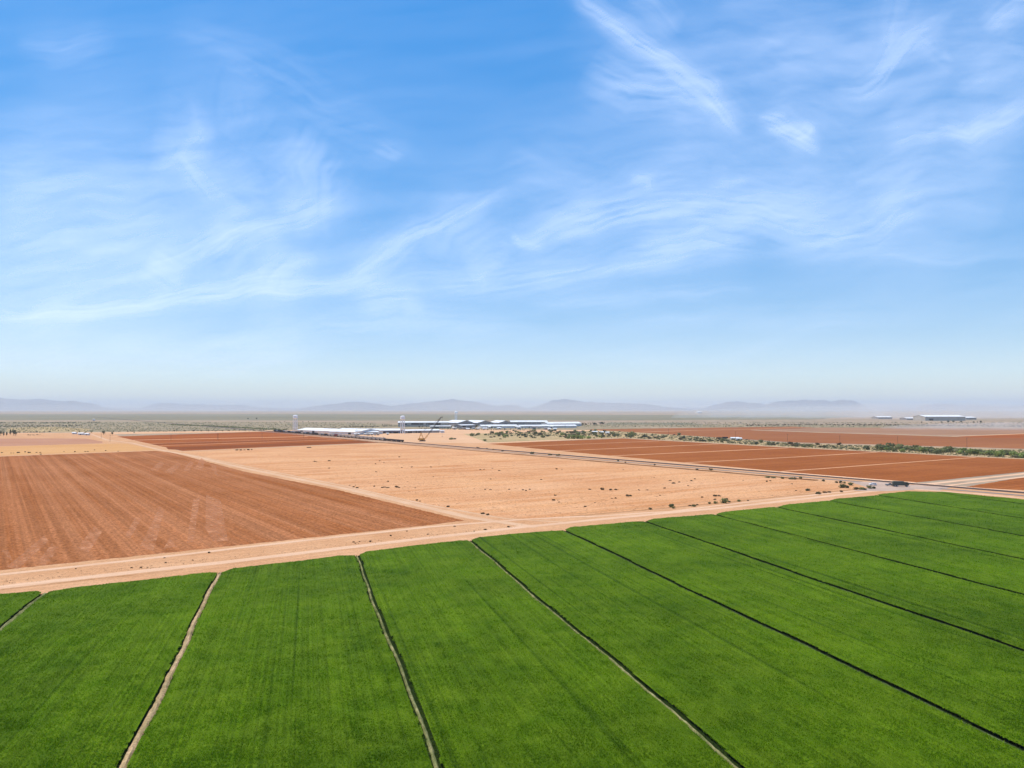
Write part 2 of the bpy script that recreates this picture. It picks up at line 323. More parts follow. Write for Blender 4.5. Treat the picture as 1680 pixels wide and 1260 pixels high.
rl = vpline(662,726,[150,450,700,1000,1300,1540,1900])
ribbon('railway_bed', rl, 5.0, .36, M['ballast'], 'dark ballast bed of the railway line', .12, 12, 'railway', [(-.75,0),(-.5,.5),(.5,.5),(.75,0)])
ra, rb = G(*rl[0]), G(*rl[-1])
rd = (ra-rb).normalized(); rn = Vector((rd.y, -rd.x, 0))
for s in (-.75, .75):
    mb = MB(); mb.tube(rb+rn*s+Vector((0,0,1.0)), ra+rn*s+Vector((0,0,1.0)), .09, n=4)
    struct(mb.build('rail', M['rail']), 'steel rail of the single track railway', 'railway')

# paler turning marks left by machinery on the ploughed field
mm, nt, b = newmat('pale_turning_marks')
b.inputs['Base Color'].default_value = rgba((.62,.27,.13)); b.inputs['Specular IOR Level'].default_value = 0
fa = ramp(nt, noise(nt, pos(nt), .16, 6, .75), .36, .62); fb = ramp(nt, noise(nt, axes(nt, NS, .5, .01), 1.0, 4, .6), .38, .62, .4, .85)
fm = N(nt, 'ShaderNodeMath', operation='MULTIPLY'); nt.links.new(fa, fm.inputs[0]); nt.links.new(fb, fm.inputs[1]); f1 = fm.outputs[0]
tr = N(nt, 'ShaderNodeBsdfTransparent'); mx = N(nt, 'ShaderNodeMixShader')
nt.links.new(f1, mx.inputs[0]); nt.links.new(tr.outputs[0], mx.inputs[1]); nt.links.new(b.outputs[0], mx.inputs[2]); nt.links.new(mx.outputs[0], nt.nodes['Material Output'].inputs[0])
marks = [[(306,893),(317,820),(328,816),(318,890)], [(337,868),(338,812),(362,822),(374,888),(350,890)], [(228,900),(262,832),(270,838),(252,905)], [(205,880),(222,850),(232,852),(214,884)],
         [(126,900),(155,865),(168,873),(146,908)], [(60,926),(85,893),(98,900),(74,930)], [(10,932),(72,880),(80,888),(30,935)], [(268,902),(278,884),(292,898)], [(352,778),(345,762),(354,765),(358,782)],
         [(20,922),(2,905),(14,903)], [(268,775),(290,760),(297,763),(282,778)],[(318,770),(330,752),(336,755),(332,772)],[(300,772),(312,757),(318,759),(310,774)],[(246,772),(262,758),(270,760),(258,774)]]
def mark(p):
    mb = MB(); mb.add([(G(*q).x, G(*q).y, .306) for q in p], [tuple(range(len(p)))]); o = mb.build('turning_mark', mm)
    if o.data.polygons[0].normal.z < 0: o.data.flip_normals()
    return o
for p in marks:
    struct(mark(p), 'pale machinery turning mark on the ploughed brown field', 'soil mark')

# ------------------------------------------------------------------ green crop
edge = [(-420,1042),(-200,1006),(0,980),(60,974.5),(70,977.5),(82,976),(112,970),(200,960),(300,948.5),(340,943.5),(362,944),(384,936.5),(480,925.5),(560,915.5),(588,915),(602,908.5),(690,897.5),(752,890.5),(772,890),
        (786,885),(850,878.5),(908,874),(926,873.5),(936,868),(1000,862.5),(1042,858.5),(1058,858.5),(1072,854),(1160,847),(1176,846),(1188,842.5),(1262,835),(1274,834.5),(1290,830.5),(1352,824.5),(1362,823.5),(1374,820.5),(1434,815.5),(1446,812.5),(1490,808.3),(1532,809.2),(1545,809),(1680,822),(1960,850)]
lev = [((75,977),(0,1038)), ((360,943),(205,1260)), ((585,915),(717,1260)), ((770,890),(1205,1260)), ((925,873),(1680,1238)), ((1057,858),(1680,1074)), ((1172,846.5),(1680,981)), ((1271,834),(1680,921.7)), ((1359,823.7),(1680,883)), ((1441,815),(1680,853.6)), ((1534,810),(1680,829.5))]
levw = []
for i, (a, b) in enumerate(lev):
    A, B = G(*a), G(*b); d = (B-A).normalized()
    L = 420 if i > 3 else 260
    levw.append((A, d, L))
EP = np.array([[G(*p).x, G(*p).y] for p in edge])
_NG = {}
def ngrid(seed, o):
    if (seed, o) not in _NG: _NG[(seed, o)] = np.random.RandomState(seed*31+o).rand(256, 256)
    return _NG[(seed, o)]
def fbm(x, y, octs=4, seed=0):
    out = np.zeros_like(x); a = 1.; t = 0.
    for o in range(octs):
        g = ngrid(seed, o); xx = x*(2**o)+o*17.3; yy = y*(2**o)+o*9.1
        xi = np.floor(xx).astype(int); yi = np.floor(yy).astype(int); fx = xx-xi; fy = yy-yi
        fx = fx*fx*(3-2*fx); fy = fy*fy*(3-2*fy)
        q = lambda i, j: g[i % 256, j % 256]
        out += a*((q(xi,yi)*(1-fx)+q(xi+1,yi)*fx)*(1-fy)+(q(xi,yi+1)*(1-fx)+q(xi+1,yi+1)*fx)*fy)
        t += a; a *= .5
    return out/t
# field frame: along = levee direction, across = edge direction
A1 = np.array([LV[0], LV[1]]); A2 = np.array([LV[1], -LV[0]])
def edge_along(ac):
    e_al = EP@A1; e_ac = EP@A2; o = np.argsort(e_ac)
    return np.interp(ac, e_ac[o], e_al[o])
def lev_dist(x, y):
    d = np.full(x.shape, 99.)
    for A, dd, L in levw:
        rx = x-A.x; ry = y-A.y; t = rx*dd.x+ry*dd.y
        wob = .25*np.sin(t*.06+A.x)+.12*np.sin(t*.21+A.y)
        d = np.minimum(d, np.abs(rx*(-dd.y)+ry*dd.x+wob)+(t < -1)*50)
    return d
def build_np(name, v, f, mats, midx=None):
    me = bpy.data.meshes.new(name); n = len(f); k = f.shape[1]
    me.vertices.add(len(v)); me.vertices.foreach_set('co', v.astype(np.float32).ravel())
    me.loops.add(n*k); me.loops.foreach_set('vertex_index', f.astype(np.int32).ravel())
    me.polygons.add(n); me.polygons.foreach_set('loop_start', np.arange(0, n*k, k, dtype=np.int32))
    if midx is not None: me.polygons.foreach_set('material_index', midx.astype(np.int32))
    for m in mats: me.materials.append(m)
    me.update(calc_edges=True); me.validate()
    o = bpy.data.objects.new(name, me); C.objects.link(o); return o
sh = sheet('crop_soil', [(-600,1070)]+edge[:]+[(2200,900),(2500,1500),(-1500,1500)], .30, soil('gap_shade_soil', (.018,.030,.006), (.026,.042,.008), (.014,.022,.005), d=LV, across=1, along=.1, stripe=.5, blotch=.2, grain=2, gamt=.3, bump=.3), 'soil under the green crop, coloured dark for gap shade', .2, 'field')  # soil colour darkened to carry the shade in the gaps beside the levees
def cropmat(name, k=1.0, blades=False):
    m, nt, b = newmat(name); P = pos(nt)
    c1, c2, c3 = (.050,.102,.0016), (.100,.176,.003), (.175,.240,.010)
    big = ramp(nt, noise(nt, P, .022, 6, .65), .36, .64)
    med = ramp(nt, noise(nt, P, .11, 5, .62, .6), .34, .68)
    rows = ramp(nt, noise(nt, axes(nt, LV, 1.9, .010), 1.0, 4, .65), .36, .66)
    col = mixc(nt, big, c1, c2)
    f = N(nt, 'ShaderNodeMath', operation='MULTIPLY'); nt.links.new(med, f.inputs[0]); f.inputs[1].default_value = .38
    col = mixc(nt, f.outputs[0], col, c3)
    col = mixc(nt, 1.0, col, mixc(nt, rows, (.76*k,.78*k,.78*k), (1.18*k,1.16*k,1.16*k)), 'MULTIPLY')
    tram = ramp(nt, noise(nt, axes(nt, LV, .42, .0022), 1.0, 2, .5), .63, .68)
    col = mixc(nt, tram, col, mixc(nt, 1.0, col, (.66,.72,.7), 'MULTIPLY'))
    pal = ramp(nt, noise(nt, axes(nt, LV, .25, .35), 1.0, 5, .7), .64, .74, 0, .35)
    col = mixc(nt, pal, col, (.20,.27,.05))
    gr = noise(nt, P, 3.2, 4, .8)
    col = mixc(nt, 1.0, col, mixc(nt, ramp(nt, gr, .3, .7), (.68,.7,.68), (1.28,1.25,1.28)), 'MULTIPLY')
    nt.links.new(col, b.inputs['Base Color'])
    b.inputs['Roughness'].default_value = .75; b.inputs['Specular IOR Level'].default_value = .03
    if not blades:
        bp = N(nt, 'ShaderNodeBump'); bp.inputs['Strength'].default_value = .8; bp.inputs['Distance'].default_value = .35
        nt.links.new(noise(nt, P, 1.4, 5, .7), bp.inputs['Height']); nt.links.new(bp.outputs[0], b.inputs['Normal'])
    else:
        t_ = N(nt, 'ShaderNodeBsdfTranslucent'); nt.links.new(col, t_.inputs[0]); mx = N(nt, 'ShaderNodeMixShader'); mx.inputs[0].default_value = .3
        nt.links.new(b.outputs[0], mx.inputs[1]); nt.links.new(t_.outputs[0], mx.inputs[2]); nt.links.new(mx.outputs[0], nt.nodes['Material Output'].inputs[0])
    return m
# canopy: a fine grid in the field frame, cut away at the levees
ac = np.arange(-330, 520, .42)
rows_v = []
al_steps = np.concatenate([np.arange(0, 120, .9), np.arange(120, 420, 1.6)])
ACg, ALg = np.meshgrid(ac, al_steps, indexing='ij')
ea = edge_along(ACg)+(fbm(ACg*.25, ACg*0+3, 3, 5)-.5)*.4
al = ea-ALg
X = ACg*A2[0]+al*A1[0]; Y = ACg*A2[1]+al*A1[1]
Zc = .30+.58+.22*(fbm(X*.45, Y*.45, 4, 11)-.5)+.25*(fbm(ACg*.8, al*.03, 3, 12)-.5)
V = np.stack([X, Y, Zc], -1)
ni, nj = ACg.shape
idx = np.arange(ni*nj).reshape(ni, nj)
q = np.stack([idx[:-1,:-1], idx[1:,:-1], idx[1:,1:], idx[:-1,1:]], -1).reshape(-1, 4)
cx = X.ravel()[q].mean(1); cy = Y.ravel()[q].mean(1)
rag = .80+(fbm(cx*.9, cy*.9, 3, 21)-.5)*.35
vis = (cy > 55) & (np.abs(cx) < cy*.80+25)
keep = vis & (lev_dist(cx, cy) > rag)
q = q[keep]
used, inv = np.unique(q, return_inverse=True); q = inv.reshape(q.shape)
canv = V.reshape(-1, 3)[used]
# leaves: many small blades, finer near the camera
def in_field(x, y):
    a_c = x*A2[0]+y*A2[1]; a_l = x*A1[0]+y*A1[1]
    return a_l < edge_along(a_c)-.2+(fbm(a_c*.25, a_c*0+3, 3, 5)-.5)*.4
NB = 1100000
py = 812+ (1300-812)*np.random.rand(NB)**.9; px = -60+1800*np.random.rand(NB)
w = (630-py)/F; u = (px-840)/F; dz = math.sin(T)+w*math.cos(T); s = (-H+.6)/dz
bx = u*s; by = (math.cos(T)-w*math.sin(T))*s
ok = in_field(bx, by) & (lev_dist(bx, by) > .80+.25*(np.random.rand(NB)-.5)) & (fbm(bx*2.6, by*2.6, 3, 31) > .34)
bx = bx[ok]; by = by[ok]; n = len(bx)
D = np.hypot(bx, by); sz = .55+D/260.
ang = np.random.rand(n)*6.283; hh = (.12+.22*np.random.rand(n))*sz**.6; ww = (.05+.06*np.random.rand(n))*sz
lean = (np.random.rand(n)-.2)*.45*sz**.6; az = np.random.rand(n)*6.283
zb = .78+.25*(fbm((bx*A2[0]+by*A2[1])*.8, (bx*A1[0]+by*A1[1])*.03, 3, 12)-.5)
bv = np.zeros((n, 3, 3))
bv[:,0] = np.stack([bx+np.cos(ang)*ww, by+np.sin(ang)*ww, zb], -1)
bv[:,1] = np.stack([bx-np.cos(ang)*ww, by-np.sin(ang)*ww, zb], -1)
bv[:,2] = np.stack([bx+np.cos(az)*lean, by+np.sin(az)*lean, zb+hh], -1)
o = build_np('crop_canopy', canv, q, [cropmat('crop_canopy', .95)])
for p_ in (): pass
tag(o, 'dense green crop canopy filling the strips of the foreground field', 'crop', None, 'stuff')
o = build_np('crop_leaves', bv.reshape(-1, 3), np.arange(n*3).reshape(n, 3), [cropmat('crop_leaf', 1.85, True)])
tag(o, 'small green leaves standing on the foreground crop', 'crop', None, 'stuff')
# levees between the strips: a low mound with dry crest
def levmat(name, ca, cb):
    return soil(name, ca, cb, (.05,.08,.02), d=LV, across=1.2, along=.12, stripe=.45, blotch=.25, grain=2.5, gamt=.35, bump=.5)
lm_g = levmat('levee_green', (.11,.13,.05), (.05,.07,.02)); lm_s = levmat('levee_sand', (.64,.42,.235), (.42,.29,.14)); lm_p = levmat('levee_pale', (.38,.33,.15), (.12,.14,.04))
names = ['dark levee with a pale wet edge at the left frame edge', 'sandy footpath levee, the palest line in the crop', 'levee with pale dry grass crest near the centre of the crop', 'dark double lined levee right of the pale grassy one',
  'long dark levee ending below the right frame corner', 'dark levee fifth from the right in the crop', 'dark levee fourth from the pale grassy one', 'dark levee crossing the upper right crop', 'thin dark levee near the road corner', 'thin dark levee second from the highway', 'thinnest dark levee nearest the highway']
bl = MB()
def levee_pts(A, dd, L, off=0.):
    out = []
    k = int(L/1.2)
    for i in range(k+1):
        t = i*1.2-.8; wob = .25*math.sin(t*.06+A.x)+.12*math.sin(t*.21+A.y)
        p = A+dd*t+Vector((-dd.y, dd.x, 0))*(-wob+off); out.append(p)
    return out
gv = []; 
for i, (A, dd, L) in enumerate(levw):
    pts = levee_pts(A, dd, L); vs = []; fs = []
    prof = [(-.30,0),(-.20,.18),(-.07,.30),(.07,.31),(.18,.16),(.30,0)]
    if i == 1: prof = [(-.60,0),(-.40,.2),(-.1,.28),(.2,.29),(.42,.12),(.55,0)]
    if i == 0: prof = [(-.7,0),(-.5,.3),(-.3,.3),(.1,.1),(.3,.05),(.5,0)]
    for p in pts:
        jj = random.uniform(.8, 1.2)
        for uu, hz in prof: 
            s_ = Vector((dd.y, -dd.x, 0)); pp = p-s_*uu*jj; vs.append((pp.x, pp.y, .31+hz*random.uniform(.7, 1.25)))
    n_ = len(prof)
    for a in range(len(pts)-1):
        for k in range(n_-1): fs.append((a*n_+k, a*n_+k+1, (a+1)*n_+k+1, (a+1)*n_+k))
    mb = MB(); mb.add(vs, fs); o = mb.build('levee', lm_s if i == 1 else (lm_p if i in (0, 2, 3) else lm_g))
    if o.data.polygons[0].normal.z < 0: o.data.flip_normals()
    struct(o, names[i], 'levee')
    for p in pts:     # weeds in the gap beside the crest
        Dd = p.length
        if p.y < 70 or abs(p.x) > p.y*.85+10: continue
        for _ in range(int(14 if Dd < 260 else 6)):
            sd = random.choice((-1, 1)); oo = sd*random.uniform(.45, .85) if i != 1 else random.choice((-1, .7))*random.uniform(.6, 1.15)
            if random.random() < .15: oo = random.uniform(-.3, .3)
            gv.append((p.x-dd.y*oo+random.uniform(-.5,.5)*dd.x, p.y+dd.x*oo+random.uniform(-.5,.5)*dd.y, .3, random.uniform(.12,.34)*(1+Dd/900), random.uniform(.02,.06)*(1+Dd/260)))
g = np.array(gv); n = len(g); ang = np.random.rand(n)*6.283; az = np.random.rand(n)*6.283; le = np.random.rand(n)*.22
wv = np.zeros((n,3,3))
wv[:,0] = np.stack([g[:,0]+np.cos(ang)*g[:,4], g[:,1]+np.sin(ang)*g[:,4], g[:,2]], -1)
wv[:,1] = np.stack([g[:,0]-np.cos(ang)*g[:,4], g[:,1]-np.sin(ang)*g[:,4], g[:,2]], -1)
wv[:,2] = np.stack([g[:,0]+np.cos(az)*le, g[:,1]+np.sin(az)*le, g[:,2]+g[:,3]], -1)
o = build_np('levee_weeds', wv.reshape(-1,3), np.arange(n*3).reshape(n,3), [leafmat('levee_weed', (.018,.045,.006), (.045,.085,.012), .3, True, .2)])
tag(o, 'dark weeds growing along both sides of the crop levees', 'weeds', None, 'stuff')
# dark weed line along the top edge of the crop
mb = MB()
for i in range(len(EP)-1):
    a = Vector((*EP[i], 0)); b = Vector((*EP[i+1], 0)); k = int((b-a).length/.35)
    for j in range(k):
        p = a+(b-a)*(j/k)
        if fbm(np.array([p.x*.12]), np.array([p.y*.12]), 2, 44)[0] < .47: continue
        for _ in range(3):
            q0 = p+Vector((random.uniform(-.6,.6), random.uniform(-.7,.3), .2)); r = random.uniform(.12,.3); t = random.random()*6.28
            mb.add([q0+Vector((math.cos(t)*r, math.sin(t)*r, 0)), q0-Vector((math.cos(t)*r, math.sin(t)*r, 0)), q0+Vector((random.uniform(-.2,.2), random.uniform(-.2,.2), random.uniform(.3,.75)))], [(0,1,2)])
tag(mb.build('edge_weeds', leafmat('edge_weed', (.04,.06,.016), (.08,.09,.03), .3, True, .2)), 'dark weeds along the sandy edge of the green crop', 'weeds', None, 'stuff')

# ------------------------------------------------------------------ plants
def crown_mesh(name, mat, rx, rz, n=260, leaf=.16, seed=0, cz=None, lobes=5, stem=True):
    rs = random.Random(seed); mb = MB(); cz = rz*.72 if cz is None else cz
    cs = [(0, 0, cz, 1.0)]+[(rs.uniform(-.55,.55)*rx, rs.uniform(-.55,.55)*rx, cz+rs.uniform(-.35,.45)*rz, rs.uniform(.4,.65)) for _ in range(lobes)]
    for i in range(n):
        c = rs.choice(cs); th = rs.uniform(0, 6.283); z = rs.uniform(-.85, 1); r = math.sqrt(1-z*z); k = c[3]*rs.uniform(.62, 1.05)
        p = Vector((c[0]+math.cos(th)*r*rx*k, c[1]+math.sin(th)*r*rx*k, max(.05, c[2]+z*rz*k)))
        nn = Vector((math.cos(th)*r, math.sin(th)*r, z))+Vector((rs.uniform(-.7,.7), rs.uniform(-.7,.7), rs.uniform(-.5,.9))); nn.normalize()
        t = nn.cross(Vector((0, 0, 1))); t = t.normalized() if t.length > .01 else Vector((1,0,0)); b = nn.cross(t)
        L = leaf*rx*rs.uniform(.6, 1.4); W = L*rs.uniform(.5, .9)
        mb.add([p+t*L, p+b*W, p-t*L, p-b*W], [(0,1,2,3)])
    if stem:
        for _ in range(4):
            mb.tube((rs.uniform(-.1,.1)*rx, rs.uniform(-.1,.1)*rx, 0), (rs.uniform(-.4,.4)*rx, rs.uniform(-.4,.4)*rx, cz), .05*rx, .02*rx, 4, 1)
    return mb
PR = {}
def proto(key, name, mat, *a, **k):
    mb = crown_mesh(name, mat, *a, **k); me_o = mb.build(name, [mat, M['bark']]); PR[key] = (name, me_o.data, mat)
    bpy.data.objects.remove(me_o)
for i in range(3):
    proto('d%d' % i, 'desert_shrub', M['leafd'], 1, .62, 240, .17, seed=i)
    proto('o%d' % i, 'desert_shrub', M['leafo'], 1, .66, 240, .17, seed=10+i)
    proto('g%d' % i, 'desert_shrub', M['leafg'], 1, .70, 260, .17, seed=20+i)
    proto('b%d' % i, 'dry_bush', M['leafb'], 1, .5, 160, .2, seed=30+i)
    proto('s%d' % i, 'dry_bush', M['leafs'], 1, .45, 160, .2, seed=40+i)
    proto('w%d' % i, 'weed_clump', M['leafb'], 1, .4, 60, .3, seed=50+i, stem=False)
def shrub(kind, px, py, wpx, label, group, cat='shrub', hs=1.0, z=.25):
    k = kind+str(random.randrange(3)); nm, me_, _ = PR[k]
    p = G(px, py); r = wpx/F*p.y*.5
    o = bpy.data.objects.new(nm, me_); C.objects.link(o)
    o.location = (p.x, p.y, z); o.rotation_euler.z = random.random()*6.28; o.scale = (r*random.uniform(.85,1.15), r*random.uniform(.85,1.15), r*random.uniform(.85,1.2)*hs)
    return tag(o, label, cat, group)
U = random.uniform
def belt_y(px): return np.interp(px, [760,1000,1023,1140,1293,1436,1601,1680,1760], [714,718,718.5,724.5,733,740.3,748.8,752.4,757])
def belt_t(px): return np.interp(px, [760,1000,1140,1300,1420,1680,1760], [711,708,716,727.6,731.2,739.2,743])
# belt: dense patch left, scattered middle, hedge right
for i in range(150):
    x = U(806, 1010); y = U(707.5, 719.5)
    if x < 840: y = U(709, 719)
    k = random.choice('oooddgb'); nmk = {'o':'olive', 'd':'dark green', 'g':'fresh green', 'b':'brown'}[k]
    shrub(k, x, y, U(3, 7.5), '%s desert shrub in the dense thicket between the sheds and reddish field' % nmk, 'shrubs in the thicket in front of the long white sheds')
for x, y, w_ in ((938,720,13),(947,720,12),(956,720.3,12),(966,720,9),(932,720.2,8)):
    shrub('g', x, y, w_, 'bright green bushy shrub at the front edge of the thicket', 'bright green shrubs at the thicket front', hs=.9)
for x, y, w_ in ((775,715.8,9),(785,714,8),(781,715,5),(797,714.3,6),(805,713,4),(796,724,6),(811,717.5,5),(821,721,4),(741,721.5,8),(746,721,5)):
    shrub('o' if w_ > 5 else 'b', x, y, w_, 'lone olive shrub on the bare sandy yard right of the yellow crane', 'lone shrubs on the sandy yard')
for i in range(115):
    x = U(1000, 1440); y = belt_y(x)-abs(random.gauss(0, 1))*(belt_y(x)-belt_t(x))*.42-.3
    k = random.choice('oddsssb'); nmk = {'o':'olive', 'd':'dark green', 's':'pale dry', 'b':'brown'}[k]
    shrub(k, x, max(y, belt_t(x)), U(3.5, 9), '%s shrub in the sparse middle of the belt behind the reddish field' % nmk, 'shrubs in the middle of the shrub belt')
shrub('o', 1037, 717.5, 13, 'big round grey green bush standing out in the middle of the shrub belt', None, hs=1.3)
shrub('b', 1473, 732.5, 8, 'dark reddish bush alone behind the shrub belt below a pole', None, hs=1.2)
for i in range(60):
    x = 1440+260*(i+U(0,1))/60; y = belt_y(x)-U(.2, 5.5)
    k = random.choice('ogogso'); nmk = {'o':'olive', 's':'pale dry', 'g':'green'}[k]
    shrub(k, x, y, U(9, 17), 'leafy %s bush in the thick hedge along the reddish field' % nmk, 'bushes of the thick hedge at the right')
for i in range(30):
    x = U(1440, 1700); shrub('s', x, belt_t(x)+U(0, 5), U(4, 9), 'pale dry bush behind the thick hedge on the right', 'dry bushes behind the hedge')
# bushes near the corner of the fallow field
near = [(1326,806,8,'d','round dark bush alone near the corner of the fallow field'),(1343,811.5,9,'d','dark bush beside the dirt road below the lone round bush'),(1354,809.5,7,'b','low brown bush on the road verge'),(1360,808.8,6,'b','small brown bush right of the low verge bush'),
 (1351,790.5,6,'d','small dark bush by the ditch above the corner'),(1372,793,6,'d','dark bush at the upper left of the corner group'),(1379,793.3,7,'d','dark bush second in the upper row of the corner group'),(1385,793.6,6,'o','small bush between the upper corner bushes'),(1396,797,10,'o','tall olive bush topping the corner group'),
 (1381,801,12,'o','wide olive bush in the middle of the corner group'),(1389,801.5,8,'d','dark bush touching the wide olive corner bush'),(1380,808,7,'b','brown bush below the corner group'),(1404,804.2,8,'d','low dark bush left of the bush pair by the crossing'),(1414,804,10,'o','olive bush of the pair near the white car'),(1419,804.5,6,'d','small dark bush beside the olive one near the white car'),
 (1427,802.5,9,'o','olive bush just below the white car'),(1433,802.5,7,'d','dark bush right below the white car'),(1101,833,9,'o','green bush beside the road, left of the roadside row'),(1105,835,6,'o','small bush touching the left roadside bush'),(1067,837,6,'d','leftmost dark bush of the roadside row'),(1138,832,9,'o','pair bush in the roadside row'),(1131,831,5,'b','small brown bush in the roadside row'),(1144,829.5,4,'b','tiny brown bush in the roadside row'),
 (1164,827.5,6,'o','olive bush in the middle of the roadside row'),(1174,827,7,'o','olive bush next to the widest roadside bush'),(1187,826.3,13,'o','widest flat olive bush of the roadside row'),(1196,825,5,'d','small bush right of the widest roadside bush'),(1173,821,5,'d','dark bush above the roadside row'),(1192,819.5,4,'b','tiny dark bush above the roadside row at right'),(1212,823.8,6,'o','rightmost olive bush of the roadside row'),(1227,822.5,4,'b','tiny brown bush at the right end of the roadside row'),
 (1259,784.5,9,'s','pale bush by the asphalt road near the field corner'),(1269,785,9,'s','dry bush in the roadside strip by the asphalt'),(1283,786,6,'o','olive bush in the roadside strip'),(1301,787,12,'s','long dry bush on the road shoulder'),(1313,785.5,6,'o','olive bush at the end of the shoulder strip'),
 (1143,771.8,5,'d','small dark bush on the ditch, left of a pair'),(1166,772.3,6,'d','dark bush on the ditch, right of a pair'),(1026,760,4,'d','tiny dark bush by the long ditch'),(1074,764,4,'d','tiny dark bush further along the ditch')]
near += [(810,738.5,5,'b','brown bush rising between the rails and the road'),(825,740.5,6,'b','brown bush behind the tall brown trackside bush'),(873,745,9,'s','wide dry bush on the railway verge'),(902,747,7,'s','left dry bush of the trackside pair'),(916,748,9,'s','right dry bush of the trackside pair'),(784,735.5,5,'b','small brown bush by the rails'),(798,737,5,'b','small dark bush before the tall trackside bush'),
 (1014,757,4,'d','tiny bush on the road shoulder'),(232,889-40,1,'b','')][:-1]
for x, y, w_, k, lb in near:
    shrub(k, x, y, w_, lb, None, hs=1.0 if k in 'do' else .85, z=.3)
# weeds on the fallow field
wd = [(574,797,3),(580,800,3.5),(586,801.5,4.5),(583,797,2),(614,799,3),(627,801,4),(631,800.5,4),(636,801,5),(651,800.5,6),(655,801,4),(681,801.5,2.5),(636,791,3.5),(655,750.5,3),(623,757,3),(616,762,2.5),(630,760,2),(675,767,3.5),(659,768,2.5),(707,767,3),(711,783,2),(617,775,2.5),
 (684,822,4),(689,823.5,2.5),(735,832.5,5),(791,844,7),(800,846,6),(788,771.5,3),(794,771,2.5),(808,769,3),(819,773,3.5),(805,787,3),(778,803,2),(796,804,3),(805,804.5,3.5),(835,804,3.5),(858,805,3.5),(863,806,2.5),(869,804,3.5),(913,770.5,3.5),(922,771,2),(888,788,3),(911,814,4),(908,822,5),(917,825,3),(915,822,2),
 (968,804,5),(989,804.5,6.5),(1001,805,5),(1011,804.5,5),(1032,815,8),(1048,805,3),(1062,805,3.5),(1090,802,4),(1083,814,3),(1099,789.5,4),(1105,794,5),(1114,792,3),(1134,790,4),(1140,787,3),(1129,798,2.5),(1073,784,2),(1023,771.5,2),(1258,791,4),(1264,790,3),(1219,789,2),(1299,795,2.5),(1306,806,3),
 (960,832.5,4),(976,826,2.5),(1010,818.5,4),(1004,819,3),(1173,815,6),(1180,815,5),(1152,817,4),(540,769,3),(516,758,3),(519,758.5,2.5),(540,757,4),(388,739.2,5),(395,739.3,4),(401,739,3),(408,738.9,4),(413,738.7,3),(505,735,4),(509,735,3)]
for x, y, w_ in wd:
    shrub('w', x, y, w_*1.15, 'small dark weed clump on the orange tan fallow field', 'weed clumps dotting the tan fallow field', 'weed', U(.8,1.3), .28)
for x, y, w_ in [(343,908.5,5),(270,917,3),(272,925,3.5),(316,921,3),(124,935,3),(216,933.5,4),(231,933,4),(242,903.5+29,2.5),(580,891,4),(590,890,3),(607,890,5),(641,880.5,4),(702,878,4),(746,865,4),(778,873,3),(796,870.5,5),(835,866,6),(668,873,3),(563+20,893,3)]:
    shrub('w', x, y, w_, 'small weed clump on the sand between the two wheel tracks', 'weed clumps on the sandy verge', 'weed', 1.1, .29)
for x, y, w_ in [(3,743.5,3),(18,744,2.5),(22,744,2),(30,743.5,5),(41,742.5,3),(48,743.5,4),(60,743,2.5),(67,746,3),(66,743,2.5),(105,741.5,1.8),(123,742,3),(140,741.5,3),(144,741.6,2.5),(173,740,2.5),(194,741,2),(155,739,2)]:
    shrub('w', x, y, w_, 'dark weed clump on the yellow tan strip behind the ploughed field', 'weed clumps on the yellow tan strip', 'weed', 1.3, .28)
# scattered tiny tufts as one mass
def tufts(name, n, fn, mat, label, sz=(.3,.8)):
    mb = MB()
    for _ in range(n):
        x, y = fn(); p = G(x, y, .28); k = 1+p.length/900
        for _ in range(4):
            r = U(*sz)*k*.35; t = U(0, 6.28); c = p+Vector((U(-.5,.5)*k, U(-.5,.5)*k, 0))
            mb.add([c+Vector((math.cos(t)*r, math.sin(t)*r, 0)), c-Vector((math.cos(t)*r, math.sin(t)*r, 0)), c+Vector((U(-.2,.2), U(-.2,.2), U(*sz)*k*.7))], [(0,1,2)])
    tag(mb.build(name, mat), label, 'brush', None, 'stuff')
def fr(a, b):
    x = U(a, b); return x
def fn_fallow():
    while 1:
        x = U(380, 1400); y = U(745, 850)
        lo = 741+(x-336)*-.0; top = np.interp(x, [336,640,1420], [745,731,801]); bot = np.interp(x, [336,860,905,1420], [745,848,850,802])
        if top < y < bot and fbm(np.array([x*.03]), np.array([y*.12]), 3, 61)[0] > .5: return x, y
tufts('weeds', 1100, fn_fallow, M['leafb'], 'sparse tiny dry weeds over the tan fallow field', (.12,.32))
def fn_belt():
    x = U(800, 1720); return x, U(belt_t(x), belt_y(x))
tufts('dry_brush', 2600, fn_belt, M['leafs'], 'low dry brush covering the ground of the shrub belt', (.4,1.1))
def fn_verge():
    x = U(-20, 860); y = np.interp(x, [0,860], [U(950,962), U(858,864)]); return x, y
tufts('verge_weeds', 260, fn_verge, M['leafb'], 'sparse dry weeds on the sandy verge', (.1,.25))
def fn_far():
    x = U(-60, 620); y = U(693, 707.5); return x, y
tufts('far_brush', 3000, fn_far, M['leafs'], 'far dark brush dotted over the scrubland on the left', (.35,.9))
def fn_far2():
    x = U(900, 1700); y = U(692.5, 700.5); return x, y
tufts('far_brush', 2200, fn_far2, M['leafs'], 'far brush in the dusty distance on the right', (.35,.9))

